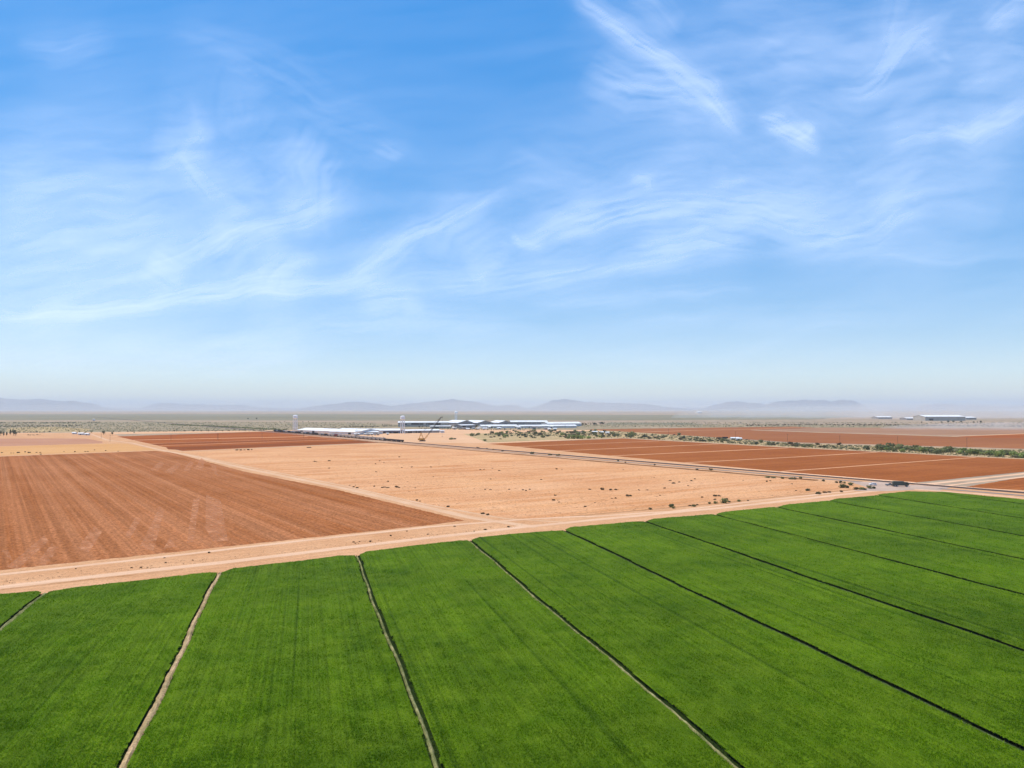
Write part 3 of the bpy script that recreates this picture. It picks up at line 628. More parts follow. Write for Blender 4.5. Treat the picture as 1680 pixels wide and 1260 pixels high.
def hedge(pts, h, mat, label, dens=1.0):
    w = line_world(pts, 6); mb = MB()
    for p in w:
        if random.random() > dens: continue
        for _ in range(5):
            c = p+Vector((U(-4,4), U(-2.5,2.5), U(.2,.75)*h)); q = h*U(.3,.6)
            for _k in range(2):
                t = Vector((U(-1,1), U(-1,1), U(-.6,.6))).normalized()*q; b_ = Vector((U(-1,1), U(-1,1), U(.2,1))).normalized()*q*.8
                mb.add([c+t, c+b_, c-t, c-b_], [(0,1,2,3)])
        mb.tube((p.x, p.y, .2), (p.x, p.y, h*.5), .15, n=3, m=1)
    tag(mb.build('hedgerow', [mat, M['bark']]), label, 'hedge')
hedge([(-80,694.6),(40,694.4),(165,693.6)], 4.5, M['leafs'], 'broken hedgerow along the thin pale far track at left', .7)
hedge([(-60,700.6),(60,700),(130,699.2)], 4, M['leafd'], 'dark hedgerow above the dull olive field at far left', .8)
hedge([(26,710.1),(80,709.6)], 3.2, M['leafd'], 'low black green hedge right of the far left tree clump', 1)
hedge([(46,714.6),(62,714.3)], 2.4, M['leafd'], 'short dark hedge standing alone on the pale strip', 1)
hedge([(180,708.6),(300,708),(440,705.6)], 2.6, M['leafs'], 'olive hedgerow behind the dark striped field', .75)
hedge([(280,697.5),(350,700),(430,704.5),(470,706)], 4, M['leafo'], 'long olive belt of brush slanting towards the wagons', .9)
hedge([(545,701.6),(600,700.6),(652,699.4)], 3, M['leafb'], 'low brown hedge behind the white warehouse roofs', .8)
hedge([(1225,698.6),(1330,697.6),(1460,698.2),(1700,701)], 4.5, M['leafb'], 'brownish brush line across the dusty far plain at right', .6)
hedge([(690,703.6),(780,705.4),(860,706.3)], 2.6, M['leafd'], 'dark low hedge in front of the shed yard', .8)
hedge([(1052,713.5),(1150,718.5),(1260,725)], 2.2, M['leafd'], 'thin dark hedge along the back of the shrub belt', .55)
# ------------------------------------------------------------------ trees
def tree(px, py, hpx, kind, label, group=None, mat=None):
    p = G(px, py); k = p.y/F; h = hpx*k
    t = empty('cypress_tree' if kind == 'c' else 'tree', (p.x, p.y, .2), U(0, 6.28)); tag(t, label, 'tree', group)
    mb = MB(); th = h*(.3 if kind != 'c' else .15)
    mb.tube((0,0,0), (0,0,th), h*.035, h*.025, 6)
    for _ in range(3): mb.tube((0,0,th*.9), (U(-.15,.15)*h, U(-.15,.15)*h, h*.6), h*.02, h*.008, 4)
    mb.build('trunk', M['bark'], t)
    if kind == 'c': cm = crown_mesh('c', None, h*.14, h*.46, 220, .5, random.randrange(999), h*.52, 2, False)
    else: cm = crown_mesh('c', None, h*.42, h*.38, 260, .16, random.randrange(999), h*.6, 6, False)
    cm.build('crown', mat or M['leafd'], t); return t
for x, y, hp in ((1,715,9),(6,715.5,8),(11,715.5,8),(17,713.5,9),(22,714.5,10),(25,715,7)):
    tree(x, y, hp, 'c' if x in (6,11,17) else 't', 'dark tree of the tall clump at the far left edge', 'trees of the clump at the far left edge')
for x, y, hp in ((627.5,699,4),(631.5,699,4.3),(635,699.5,5),(638.6,699.5,4.3),(641.7,699.8,4)):
    tree(x, y, hp, 'c', 'dark slender tree of the evenly spaced row behind the white roofed sheds', 'row of five slender trees')
tl = [(170,713.5,7,'round dark tree by the farm road end'),(184,714,5.5,'smaller dark tree right of the round farm road tree'),(140,711.5,4.5,'tree behind the white farmhouse'),(150,711,4,'pale green tree near the farmhouse'),(130,710.5,3.5,'small tree left of the farmhouse trees'),(220,711.5,3,'small dark tree on the pale field edge')]
for x, y, hp, lb in tl: tree(x, y, hp, 't', lb, None, M['leafo'] if hp < 5 else M['leafd'])
for x in (286,303,318,330,342,354,365,376): tree(x, 709.0-(x-286)*.01, U(2.5,4), 't', 'low dark tree in the row behind the dark striped field', 'low trees behind the striped field')
for x, y in [(730,703),(736,704),(741,702.5),(747,703.5),(752,701.5),(757,704.5),(763,703.8),(771,704.5),(744,698.5),(750,697.5),(726,699),(722,697.5),(735,705),(693,701.5),(688,702.5),(700,702)]:
    tree(x, y, U(2.6,4.5), 't', 'dark tree in the cluttered yard between the grey sheds and water tower', 'trees in the cluttered shed yard', M['leafd'])
tree(780, 702, 6.5, 'c', 'tall dark tree at the end of the grey walled shed'); tree(782.5,702,5.5,'t','dark tree touching the tall one by the grey walled shed')
for x, y in [(800,703.5),(806,703.5),(812,704),(846,704),(851,704.3),(857,703.8),(862,704.5),(868,704),(820,705),(828,705.5),(838,705.3),(845,698.5),(850,698.4),(858,698.6),(864,698.5)]:
    tree(x, y, U(2.2,3.6), 't', 'small dark tree in front of the long white sheds', 'small trees before the long white sheds', M['leafd'])
for x, y, hp in ((952,698,4),(956,699,5.5),(961,699,5),(969,697.5,3),(975,699,6),(978,698,4),(985,697,5),(988,697.5,6),(990,697,4.5)):
    tree(x, y, hp, 't', 'dark tree in the group right of the long white sheds', 'trees right of the long sheds', M['leafd'])
for x, y, hp in ((407,688.5,3),(421,688.5,3.5),(459,693.5,2.2),(467,693,1.8),(497,693.2,2),(506,693,2)):
    tree(x, y, hp, 't', 'distant dark tree in the open scrub near the left water tower', 'lone trees in the far scrub', M['leafd'])
for i in range(26):
    tree(1240+i*17+U(-6,6), U(696.5,700), U(1.8,3.2), 't', 'hazy tree in the far dusty tree line on the right', 'trees of the far dusty tree line', M['leafd'])
for x in (1512,1545,1556,1564,1577,1598,1604,1609): tree(x, 694.5, U(3,5), 't', 'hazy tree in front of the huge far warehouse', 'trees before the far warehouse', M['leafd'])
for x in [560+U(0,60) for _ in range(18)]: tree(x, U(700.5,701.5), U(1.5,2.6), 't', 'low dark tree behind the white warehouse roofs', 'low trees behind the white roofs', M['leafb'])

# ------------------------------------------------------------------ buildings
def shed(name, label, xl, yl, xr, yr, wallh, depth, wall, roof, rise=2.5, doors=(), group=None, ridge='x', posts=0, over=.8, cat='building', cutd=None):
    a = G(xl, yl, 0); b = G(xr, yr, 0); d = b-a; L = d.length
    t = empty(name, (a.x, a.y, .16), math.atan2(d.y, d.x)); tag(t, label, cat, group)
    mb = MB()
    if ridge == 'x':
        mb.add([(0,0,0),(L,0,0),(L,depth,0),(0,depth,0),(0,0,wallh),(L,0,wallh),(L,depth,wallh),(0,depth,wallh),(0,depth/2,wallh+rise),(L,depth/2,wallh+rise)],
               [(0,1,5,4),(2,3,7,6),(3,0,4,8,7),(1,2,6,9,5)])
        rf = MB(); o_ = over; s = rise/(depth/2)
        for sg in (0, 1):
            y0 = -o_ if sg == 0 else depth+o_; z0 = wallh-s*o_+.15
            rf.add([(-o_,y0,z0),(L+o_,y0,z0),(L+o_,depth/2,wallh+rise+.15),(-o_,depth/2,wallh+rise+.15),(-o_,y0,z0+.3),(L+o_,y0,z0+.3),(L+o_,depth/2,wallh+rise+.45),(-o_,depth/2,wallh+rise+.45)],
                   [(0,1,2,3),(4,5,6,7),(0,1,5,4),(1,2,6,5),(3,0,4,7)])
    else:
        mb.add([(0,0,0),(L,0,0),(L,depth,0),(0,depth,0),(0,0,wallh),(L,0,wallh),(L,depth,wallh),(0,depth,wallh),(L/2,0,wallh+rise),(L/2,depth,wallh+rise)],
               [(0,1,5,8,4),(2,3,7,9,6),(3,0,4,7),(1,2,6,5)])
        rf = MB(); o_ = over; s = rise/(L/2)
        for sg in (0, 1):
            x0 = -o_ if sg == 0 else L+o_; z0 = wallh-s*o_+.15
            rf.add([(x0,-o_,z0),(L/2,-o_,wallh+rise+.15),(L/2,depth+o_,wallh+rise+.15),(x0,depth+o_,z0),(x0,-o_,z0+.3),(L/2,-o_,wallh+rise+.45),(L/2,depth+o_,wallh+rise+.45),(x0,depth+o_,z0+.3)],
                   [(0,1,2,3),(4,5,6,7),(0,1,5,4),(2,3,7,6),(3,0,4,7)])
    mb.build('wall', wall, t); rf.build('roof', roof, t)
    for (u0, u1, z0, z1) in doors:
        db = MB(); db.box(u0*L, -.12, z0*wallh, u1*L, -.01, z1*wallh); db.build('door' if z0 < .05 else 'window', M['dark'], t)
    for i in range(posts):
        pb = MB(); x = L*(i+.5)/posts; pb.box(x-.25, -.5, 0, x+.25, -.14, wallh*.97); pb.build('pillar', M['wwall'], t)
    return t
W, Gw, Bw = M['wwall'], M['gwall'], M['bwall']; RF = M['wroof']
# front row
shed('warehouse', 'low white warehouse starting beside the left water tower', 487, 708.6, 552, 711.2, 4, 46, W, RF, 4, [(.1,.16,0,.8),(.4,.46,0,.8)])
shed('warehouse', 'wide white warehouse with the biggest plain roof, left of the grey sheds', 540, 712.2, 585, 713.6, 5, 70, W, RF, 5.5, [(.7,.8,0,.8)])
shed('shed', 'low front shed with brownish grey wall under a white roof', 591, 713.2, 621, 712.8, 4.2, 16, Gw, RF, 1.6, [(.05,.3,0,.8),(.4,.6,0,.8),(.7,.95,0,.8)])
shed('silo_house', 'tall narrow white block at the left end of the front shed', 584, 713.4, 590.4, 713.3, 7.5, 10, W, RF, 1)
shed('shed', 'open sided shed with dark bays behind the low front shed', 590, 709.4, 622, 709.2, 4.5, 30, W, RF, 2.5, [(.06,.24,.1,.85),(.34,.62,.1,.85),(.72,.95,.1,.85)])
shed('shed', 'blue grey open shed behind the middle water tower', 622, 711.3, 655.5, 711.2, 5.8, 45, M['bluewall'], RF, 3, [(.05,.3,0,.55),(.4,.6,0,.55),(.7,.93,0,.55)])
shed('shed', 'long dark walled shed with white roof behind the crane boom', 664, 710.8, 722.5, 709.9, 4.6, 30, Gw, RF, 2.2, [(.05,.2,0,.7),(.3,.45,0,.7)], posts=7)
shed('annex', 'small white block at the right end of the dark walled shed', 723.2, 710.2, 729, 710.1, 4.2, 14, W, RF, .8)
# back row
shed('warehouse', 'long beige factory hall with dark bays behind the crane', 653, 700.3, 736, 700, 11.5, 60, Bw, RF, 3, [(.13,.17,.45,.75),(.26,.5,.5,.85),(.55,.7,.5,.85),(.74,.84,.4,.85)], posts=6)
shed('shed', 'low beige lean shed in front of the long factory hall', 706, 702.8, 740, 702.6, 5, 18, Bw, RF, 1.4, [(.2,.4,0,.7)])
shed('shed', 'grey walled shed with dark shaded front right of the yard trees', 757, 703.2, 780, 702.6, 8, 30, Gw, RF, 1.6, [(.1,.3,0,.8),(.5,.9,0,.5)])
shed('gable_hall', 'gable fronted hall just right of the slender water tower', 751, 699, 779, 698.6, 9, 90, Gw, RF, 7, [(.4,.6,0,.6)], None, 'y')
shed('gable_hall', 'gable fronted hall in the middle of the far white roofs', 783, 699, 809, 698.6, 9, 90, Gw, RF, 6.5, [(.4,.6,0,.6)], None, 'y')
shed('gable_hall', 'gable fronted hall where the longest far roof begins', 818, 698.4, 841, 698.2, 8.5, 90, Gw, RF, 6, [(.4,.6,0,.6)], None, 'y')
shed('long_shed', 'longest far white roofed shed behind the others', 838, 697.2, 899, 697, 9, 50, Gw, RF, 4, posts=8)
shed('long_shed', 'low white roofed shed directly behind the small trees', 790, 702.8, 850, 702.3, 5.5, 34, W, RF, 3, [(.2,.3,0,.7),(.5,.55,0,.7)])
shed('long_shed', 'pale long shed in the centre of the far row', 852, 702.3, 946, 701.8, 5, 30, W, RF, 2.6, posts=12)
shed('long_shed', 'tall pale shed at the right end of the far row', 899, 700, 954, 699.2, 8, 36, W, RF, 4, posts=9)
# clutter of small huts
for x, y, w_, h_, lb in ((742,703.5,7,3,'small white hut in the yard beside the dark trees'),(765,705,6,2.5,'low white hut in front of the grey walled shed'),(792,704.8,8,3,'small pale hut left of the thicket'),(816,704.2,7,3,'pale hut between small trees before the long shed'),
    (899,705.5,5,2.6,'little white hut above the thicket'),(908,705,6,2.4,'second little white hut above the thicket'),(128,713.8,9,3,'white farmhouse at the far left by the farm road'),(139,714.4,6,3,'small white farm shed next to the farmhouse'),(118,712.5,6,2.6,'low white outbuilding left of the farmhouse'),
    (152,690.6,3,7,'tiny white hut on the far scrub plain at left'),(1200,721.5,14,2.6,'row of low pale huts in the shrub belt'),(1208,722,10,2.4,'low pale hut at the end of the hut row in the shrub belt'),(972,710.6,9,2.6,'pale hut left in the dark cluttered camp'),(984,711.3,7,2.6,'pale hut in the middle of the cluttered camp'),(994,711.8,6,2.6,'pale hut at the right of the cluttered camp')):
    shed('hut', lb, x, y, x+w_*.9, y, h_, 6, W, RF, 1, [(.4,.6,0,.7)])
for i in range(26):
    x = U(738, 905); y = U(699.5, 705.2); w_ = U(3, 8); mt = random.choice((W, Bw, Gw, W)); nm = {W.name:'white', Bw.name:'beige', Gw.name:'grey'}[mt.name]
    shed('hut', 'small %s hut in the cluttered yard among the long far sheds' % nm, x, y, x+w_, y-.05, U(2.4,5), U(5,10), mt, random.choice((RF, Gw, RF, Bw)), U(.5,1.4), [(.35,.6,0,.7)], 'huts of the cluttered shed yard')
for i in range(14):
    x = U(560, 650); y = np.interp(x, [560,650], [715.5,712.8])+U(-.3,.6); w_ = U(1.5, 4)
    shed('hut', 'small low building between the white warehouses and the pale wagons', x, y, x+w_, y-.03, U(2,3.2), 4, random.choice((W, Bw, Gw)), random.choice((RF, Gw, Bw)), .6, [(.35,.6,0,.7)], 'low buildings beside the wagons')
# dark wagon like store boxes in the camp
def stack(px, py, wpx, h, label, mat):
    a = G(px, py); t = empty('container', (a.x, a.y, .2), U(-.1,.1)); tag(t, label, 'container')
    L = wpx/F*a.y; mb = MB(); mb.box(-L/2, 0, .15, L/2, 2.5, h); 
    n = 10
    for i in range(n): mb.box(-L/2+L*(i+.3)/n, -.07, .3, -L/2+L*(i+.7)/n, -.003, h-.15)
    mb.build('body', mat, t)
    db = MB(); db.box(L/2+.005, .1, .3, L/2+.08, 2.4, h-.2); db.build('door', M['darksteel'], t)
stack(940, 709.5, 12, 2.6, 'long dark container on the sand above the bright green shrubs', M['hopperd'])
stack(952, 709.8, 9, 2.6, 'shorter dark container right of the long dark one', M['hopperg'])
stack(1190, 719.5, 9, 2.6, 'dark container left of the hut row in the shrub belt', M['hopperd'])
# far right complex
shed('warehouse', 'huge far warehouse with bright white roof in the dust at right', 1518, 690.2, 1584, 690.2, 17, 90, Bw, RF, 6, [(.1,.2,0,.5)])
shed('warehouse', 'small far roof right of the huge dusty warehouse', 1585, 688.5, 1602, 688.5, 9, 60, Gw, RF, 4)
shed('warehouse', 'thin far white roof left of the huge dusty warehouse', 1488, 689, 1512, 689, 7, 60, Gw, RF, 3.5)
shed('warehouse', 'narrow far white roof, leftmost of the dusty complex', 1440, 687.5, 1464, 687.5, 9, 60, Gw, RF, 4)
shed('warehouse', 'lone tiny white roof far out on the hazy plain', 1144, 678, 1152, 678, 14, 80, W, RF, 6)

# ------------------------------------------------------------------ water towers
def water_tower(px, py, hpx, wpx, label, legs=6, slim=False):
    p = G(px, py); k = p.y/F; h = hpx*k; r = wpx*k/2
    t = empty('water_tower', (p.x, p.y, .15)); tag(t, label, 'water tower')
    th = h*(.2 if not slim else .14); rr = r if not slim else r*.9
    mb = MB(); mb.lathe([(rr*.2,h-th*1.15),(rr*.75,h-th*1.02),(rr,h-th*.85),(rr,h-th*.25),(rr*.8,h-th*.08),(rr*.3,h)], 18); tk = mb.build('tank', M['wpaint'], t)
    mb = MB(); mb.lathe([(rr*1.12,h-th*.9),(rr*1.12,h-th*.86)], 18)
    for i in range(14):
        q = 6.283*i/14; mb.tube((rr*1.1*math.cos(q), rr*1.1*math.sin(q), h-th*.87), (rr*1.1*math.cos(q), rr*1.1*math.sin(q), h-th*.72), .07, n=4)
    mb.build('walkway', M['wpaint'], t)
    for i in range(legs):
        q = 6.283*(i+.5)/legs; lb = MB(); R0 = rr*(1.05 if not slim else .8); R1 = rr*.92
        lb.tube((R0*math.cos(q), R0*math.sin(q), 0), (R1*math.cos(q), R1*math.sin(q), h-th*.9), .42 if not slim else .55, .36, 6); lb.build('leg', M['wpaint'], t)
    mb = MB()
    for z in (.22, .42, .62):
        for i in range(legs):
            q = 6.283*(i+.5)/legs; q2 = 6.283*(i+1.5)/legs; R0 = rr
            mb.tube((R0*math.cos(q), R0*math.sin(q), h*z), (R0*math.cos(q2), R0*math.sin(q2), h*z), .2, n=4)
            mb.tube((R0*math.cos(q), R0*math.sin(q), h*(z-.2)), (R0*math.cos(q2), R0*math.sin(q2), h*z), .1, n=4)
    mb.build('bracing', M['wpaint'], t)
    mb = MB(); mb.tube((0,0,0), (0,0,h-th), .8, n=8); mb.build('riser_pipe', M['wpaint'], t)
water_tower(484.3, 707.3, 26.3, 7.5, 'white water tower on tall legs at the left of the sheds')
water_tower(660.5, 711.5, 29.3, 7.5, 'white water tower in front of the long factory hall')
water_tower(748, 697.5, 22.5, 5.5, 'slender pale water tower behind the yard trees', 4, True)

# ------------------------------------------------------------------ crawler crane
p = G(693, 724.2); cr = empty('crawler_crane', (p.x, p.y, .2), R(0)); tag(cr, 'yellow lattice boom crawler crane standing by the railway', 'crane')
Y_ = M['yellow']; DS = M['darksteel']
for s in (-1, 1):
    mb = MB(); mb.prism([(-4.6,.4),(-4.0,0),(4.0,0),(4.6,.4),(4.6,1.1),(4.0,1.5),(-4.0,1.5),(-4.6,1.1)], s*2.9-.55, s*2.9+.55); mb.build('crawler_track', DS, cr)
mb = MB(); mb.box(-2,-2.2,.6,2,2.2,1.5); mb.lathe([(1.6,1.5),(1.6,1.9)], 16); mb.build('undercarriage', DS, cr)
mb = MB(); mb.prism([(-5.6,1.95),(3.4,1.95),(3.4,3.6),(1.4,4.6),(-4.8,4.6),(-5.6,4.0)], -1.7, 1.7); mb.build('machine_house', Y_, cr)
mb = MB(); mb.box(-6.8,-2,1.95,-5.62,2,4.4); mb.build('counterweight', Y_, cr)
mb = MB(); mb.prism([(1.5,2.0),(4.0,2.0),(4.4,3.0),(3.9,4.7),(1.5,4.7)], -3.0, -1.72); cb = mb.build('cab', Y_, cr)
mb = MB(); mb.box(1.9,-3.03,3.1,3.7,-3.004,4.4); mb.build('window', M['glass'], cb)
mb = MB()
for s in (-1.3, 1.3):
    mb.tube((-4.8,s,4.5), (-2.2,s,13.2), .32, n=5); mb.tube((1.2,s,4.5), (-2.2,s,13.2), .28, n=5); mb.tube((-3.6,s,8.8), (-.8,s,8.8), .2, n=4)
mb.tube((-2.2,-1.5,13.2), (-2.2,1.5,13.2), .35); mb.build('gantry', Y_, cr)
k = p.y/F; top = Vector(((722.5-693)*k, 6, (724.2-685.5)*k)); base = Vector((3.2, 0, 3.0))
def lattice(mb, a, b, w, n, r):
    d = (b-a).normalized(); e = Vector((0,1,0)); e = (e-d*e.dot(d)).normalized(); g = d.cross(e)
    L = (b-a).length
    def pt(i, s, t):
        f = i/n; ww = w*min(1, .25+f*5, .3+(1-f)*5); return a+d*L*f+e*s*ww+g*t*ww
    for i in range(n):
        for s, t in ((-1,-1),(1,-1),(1,1),(-1,1)):
            mb.tube(pt(i,s,t), pt(i+1,s,t), r, n=4)
        for (s,t),(s2,t2) in (((-1,-1),(1,-1)),((1,-1),(1,1)),((1,1),(-1,1)),((-1,1),(-1,-1))):
            mb.tube(pt(i,s,t), pt(i+1,s2,t2), r*.6, n=3); mb.tube(pt(i,s,t), pt(i,s2,t2), r*.6, n=3)
ft = base+(top-base)*.22
mb = MB(); lattice(mb, base, ft, .8, 5, .17); bm_ = mb.build('boom_foot', Y_, cr)
mb = MB(); lattice(mb, ft, top, .8, 18, .17); mb.build('boom', DS, cr)
mb = MB(); mb.tube(top+Vector((-.6,0,.4)), top+Vector((2.6,0,.9)), .45); mb.lathe([(.6,top.z-.1),(.6,top.z+.3)], 10, c=(top.x+2.2, top.y)); mb.build('boom_head', DS, cr)
mb = MB()
for s in (-1, 1): mb.tube((-2.2,s,13.2), top+Vector((0,s*.4,.5)), .10, n=4)
mb.build('pendant_cable', DS, cr)
mb = MB(); mb.tube((top.x+2.2, top.y, top.z), (top.x+2.2, top.y, 8), .07, n=4); mb.box(top.x+1.9, top.y-.3, 6.6, top.x+2.5, top.y+.3, 8); mb.build('hoist_hook', DS, cr)

# ------------------------------------------------------------------ railway wagons
def wagon(kind, mat, label):
    t = empty({'h':'hopper_wagon', 't':'tank_wagon', 'g':'gondola_wagon'}[kind]); tag(t, label, 'rail wagon')
    mb = MB(); L = 13.6
    if kind == 'h':
        mb.prism([(-L/2,3.9),(-L/2,2.4),(-L/2+2.4,1.1),(-.4,1.1),(0,1.5),(.4,1.1),(L/2-2.4,1.1),(L/2,2.4),(L/2,3.9),(L/2-.3,4.2),(-L/2+.3,4.2)][::-1], -1.5, 1.5)
    elif kind == 't':
        mb.tube((-L/2+.3,0,2.55), (L/2-.3,0,2.55), 1.45, n=14); mb.tube((-L/2,0,2.55), (-L/2+.3,0,2.55), .9, 1.45, 14); mb.tube((L/2-.3,0,2.55), (L/2,0,2.55), 1.45, .9, 14); mb.tube((0,0,3.9), (0,0,4.5), .5, n=10)
    else:
        mb.box(-L/2,-1.5,1.1,L/2,1.5,3.0)
    for i in range(9) if kind != 't' else []:
        x = -L/2+.4+i*(L-.8)/8
        for s in (-1, 1): mb.box(x-.08, s*1.5 if s > 0 else -1.62, 2.4 if kind == 'h' else 1.2, x+.08, 1.62 if s > 0 else -1.5, 3.9 if kind == 'h' else 3.0)
    mb.build('wagon_body', mat, t)
    mb = MB(); mb.box(-L/2-.4,-1.2,.88,L/2+.4,1.2,1.08); mb.build('underframe', DS, t)
    for s in (-1, 1):
        mb = MB(); mb.box(s*4.6-1.3,-1.05,.45,s*4.6+1.3,1.05,.85)
        for x in (-.9,.9):
            for y in (-.75,.75): mb.tube((s*4.6+x,y-.07,.46), (s*4.6+x,y+.07,.46), .45, n=12)
        mb.build('bogie', DS, t)
    return t
wp = {}
wp['p'] = wagon('h', M['hopper'], 'pale hopper wagon in the long line on the railway')
wp['k'] = wagon('g', M['hopperd'], 'black open wagon at the near end of the wagon line')
wp['d'] = wagon('h', M['hopperd'], 'black hopper wagon among the pale ones')
wp['g'] = wagon('t', M['hopperg'], 'dark grey tank wagon towards the far end of the wagon line')
wp['r'] = wagon('h', M['carred'], 'maroon hopper wagon in the middle of the wagon line')
WG = 'wagons standing in line on the railway'
for w_ in wp.values(): w_['group'] = WG
e0 = G(662, 726.1); rz = math.atan2(rd.y, rd.x); seen = set()
seq = 'kkkk'+'pppppppppppp'+'r'+'pp'+'dgpddgdgpddggdpgddgd'
for i, c in enumerate(seq):
    pt = e0+rd*(8+i*15.3)
    loc = (pt.x, pt.y, .98)
    if c not in seen: seen.add(c); o = wp[c]; o.location = loc; o.rotation_euler.z = rz
    else: dup(wp[c], loc, rz)
# ------------------------------------------------------------------ vehicles
def wheels(t, xs, r, w, hw):
    for x in xs:
        for s in (-1, 1):
            mb = MB(); mb.tube((x, s*hw-w/2, r), (x, s*hw+w/2, r), r, n=16); wh = mb.build('wheel', M['rubber'], t)
            mb = MB(); mb.tube((x, s*(hw+w/2), r), (x, s*(hw+w/2+.02), r), r*.55, n=12); mb.build('rim', M['wpaint'], wh)
def car(px, py, rz, mat, label, van=False, sc=1):
    p = G(px, py); t = empty('car' if not van else 'pickup_truck', (p.x, p.y, .36), rz); t.scale = (sc,)*3; tag(t, label, 'car' if not van else 'pickup')
    mb = MB()
    if van: pr = [(-2.7,.45),(2.6,.45),(2.7,.75),(2.6,1.05),(1.3,1.2),(-.65,1.2),(-.65,1.15),(-2.7,1.15)]
    else: pr = [(-2.2,.4),(2.15,.4),(2.25,.7),(2.1,.9),(1.0,1.02),(-2.1,1.05),(-2.3,.8)]
    mb.prism(pr[::-1], -.9, .9); mb.build('body', mat, t)
    cb = MB(); cp = [(1.2,1.2),(.55,1.8),(-.6,1.83),(-.65,1.2)] if van else [(1.1,1.02),(.4,1.5),(-1.4,1.52),(-2.1,1.05)]
    cb.prism(cp, -.78, .78); c_ = cb.build('cabin', mat, t)
    z0 = cp[0][1]+.08; z1 = cp[1][1]-.1
    for s in (-1, 1):
        g = MB(); g.box(cp[3][0]+.35, s*.79-.012, z0, cp[0][0]-.6, s*.79+.012, z1); g.build('side_window', M['glass'], c_)
    g = MB(); q0 = Vector((cp[0][0],0,cp[0][1])); q1 = Vector((cp[1][0],0,cp[1][1])); nn = Vector((.03,0,.02))
    a_ = q0.lerp(q1,.12)+nn; b_ = q0.lerp(q1,.88)+nn; g.add([(a_.x,-.7,a_.z),(a_.x,.7,a_.z),(b_.x,.65,b_.z),(b_.x,-.65,b_.z)], [(0,1,2,3)]); g.build('windscreen', M['glass'], c_)
    for s in (-1, 1):
        g = MB(); g.box(pr[2][0]-.02, s*.65-.15, .68, pr[2][0]+.03, s*.65+.15, .85); g.build('headlight', M['lamp'], t)
    wheels(t, (-1.4, 1.4), .35, .22, .82); return t
car(1432, 797, R(172), M['carwhite'], 'white car parked on the dusty apron left of the dark truck', False, 1.0)
car(1460, 798, R(-20), M['cargrey'], 'dark grey pickup waiting behind the dark green truck', True, 1.0)
p = G(1478, 799.2); t = empty('truck', (p.x, p.y, .36), R(-14)); tag(t, 'dark green covered truck at the railway crossing', 'truck')
mb = MB(); mb.prism([(-4.8,1.1),(1.9,1.1),(1.9,3.0),(1.6,3.4),(-4.5,3.4),(-4.8,3.0)][::-1], -1.25, 1.25); mb.build('cargo_cover', M['tarp'], t)
mb = MB(); mb.box(-4.9,-.9,.7,4.2,.9,1.08); mb.build('chassis', DS, t)
mb = MB(); mb.prism([(2.1,1.09),(4.5,1.09),(4.5,1.9),(4.0,2.9),(2.1,2.95)][::-1], -1.15, 1.15); cb = mb.build('cab', M['tarp'], t)
mb = MB(); mb.add([(4.52,-1,1.95),(4.52,1,1.95),(4.08,.9,2.8),(4.08,-.9,2.8)], [(0,1,2,3)]); mb.build('windscreen', M['glass'], cb)
for s in (-1, 1):
    mb = MB(); mb.box(4.5,s*.85-.15,1.3,4.56,s*.85+.15,1.55); mb.build('headlight', M['lamp'], t)
    mb = MB(); mb.box(2.6,s*1.16-.01,2.0,3.8,s*1.16+.01,2.7); mb.build('side_window', M['glass'], cb)
wheels(t, (-3.6,-2.3,3.3), .5, .3, 1.0)

# ------------------------------------------------------------------ poles
def pole(px, py, h, label, group=None, rz=.5):
    p = G(px, py); t = empty('power_pole', (p.x, p.y, .2), rz); tag(t, label, 'power pole', group)
    mb = MB(); mb.tube((0,0,0), (0,0,h), .2, .13, 6); mb.build('post', M['wood'], t)
    mb = MB(); mb.box(-1.2,-.3,h-.9,1.2,-.15,h-.7); ca = mb.build('crossarm', M['wood'], t)
    for x in (-1.05,0,1.05):
        mb = MB(); mb.tube((x,-.22,h-.7), (x,-.22,h-.45), .06, n=6); mb.build('insulator', M['darksteel'], ca)
for x, y in ((280.5,723.5),(357,722),(357.8,721.7),(430,720),(498,718.5)): pole(x, y, 10, 'thin wooden pole standing in the dark brown striped field', 'poles across the striped field')
for x, y in ((166,719.5),(180.5,725)): pole(x, y, 11, 'thin pole beside the farm road end on the left', 'poles by the farm road end')
for x, y in ((1097,716),(1207,722.5),(1292,728),(1378,731.5),(1473,733.5),(1586.5,736.5)): pole(x, y, 14, 'tall wooden power pole behind the shrub belt on the right', 'power poles behind the shrub belt')
for x, y in ((796,703.8),(723,704),(585,712.8),(869.5,706),(902,704.5),(927,704)): pole(x, y, 10, 'slim pole among the industrial sheds', 'poles among the sheds')
for x, y in ((585,720.5),(611,722.8),(629,724)): pole(x, y, 7, 'short pole beside the pale wagons', 'short poles along the wagons')

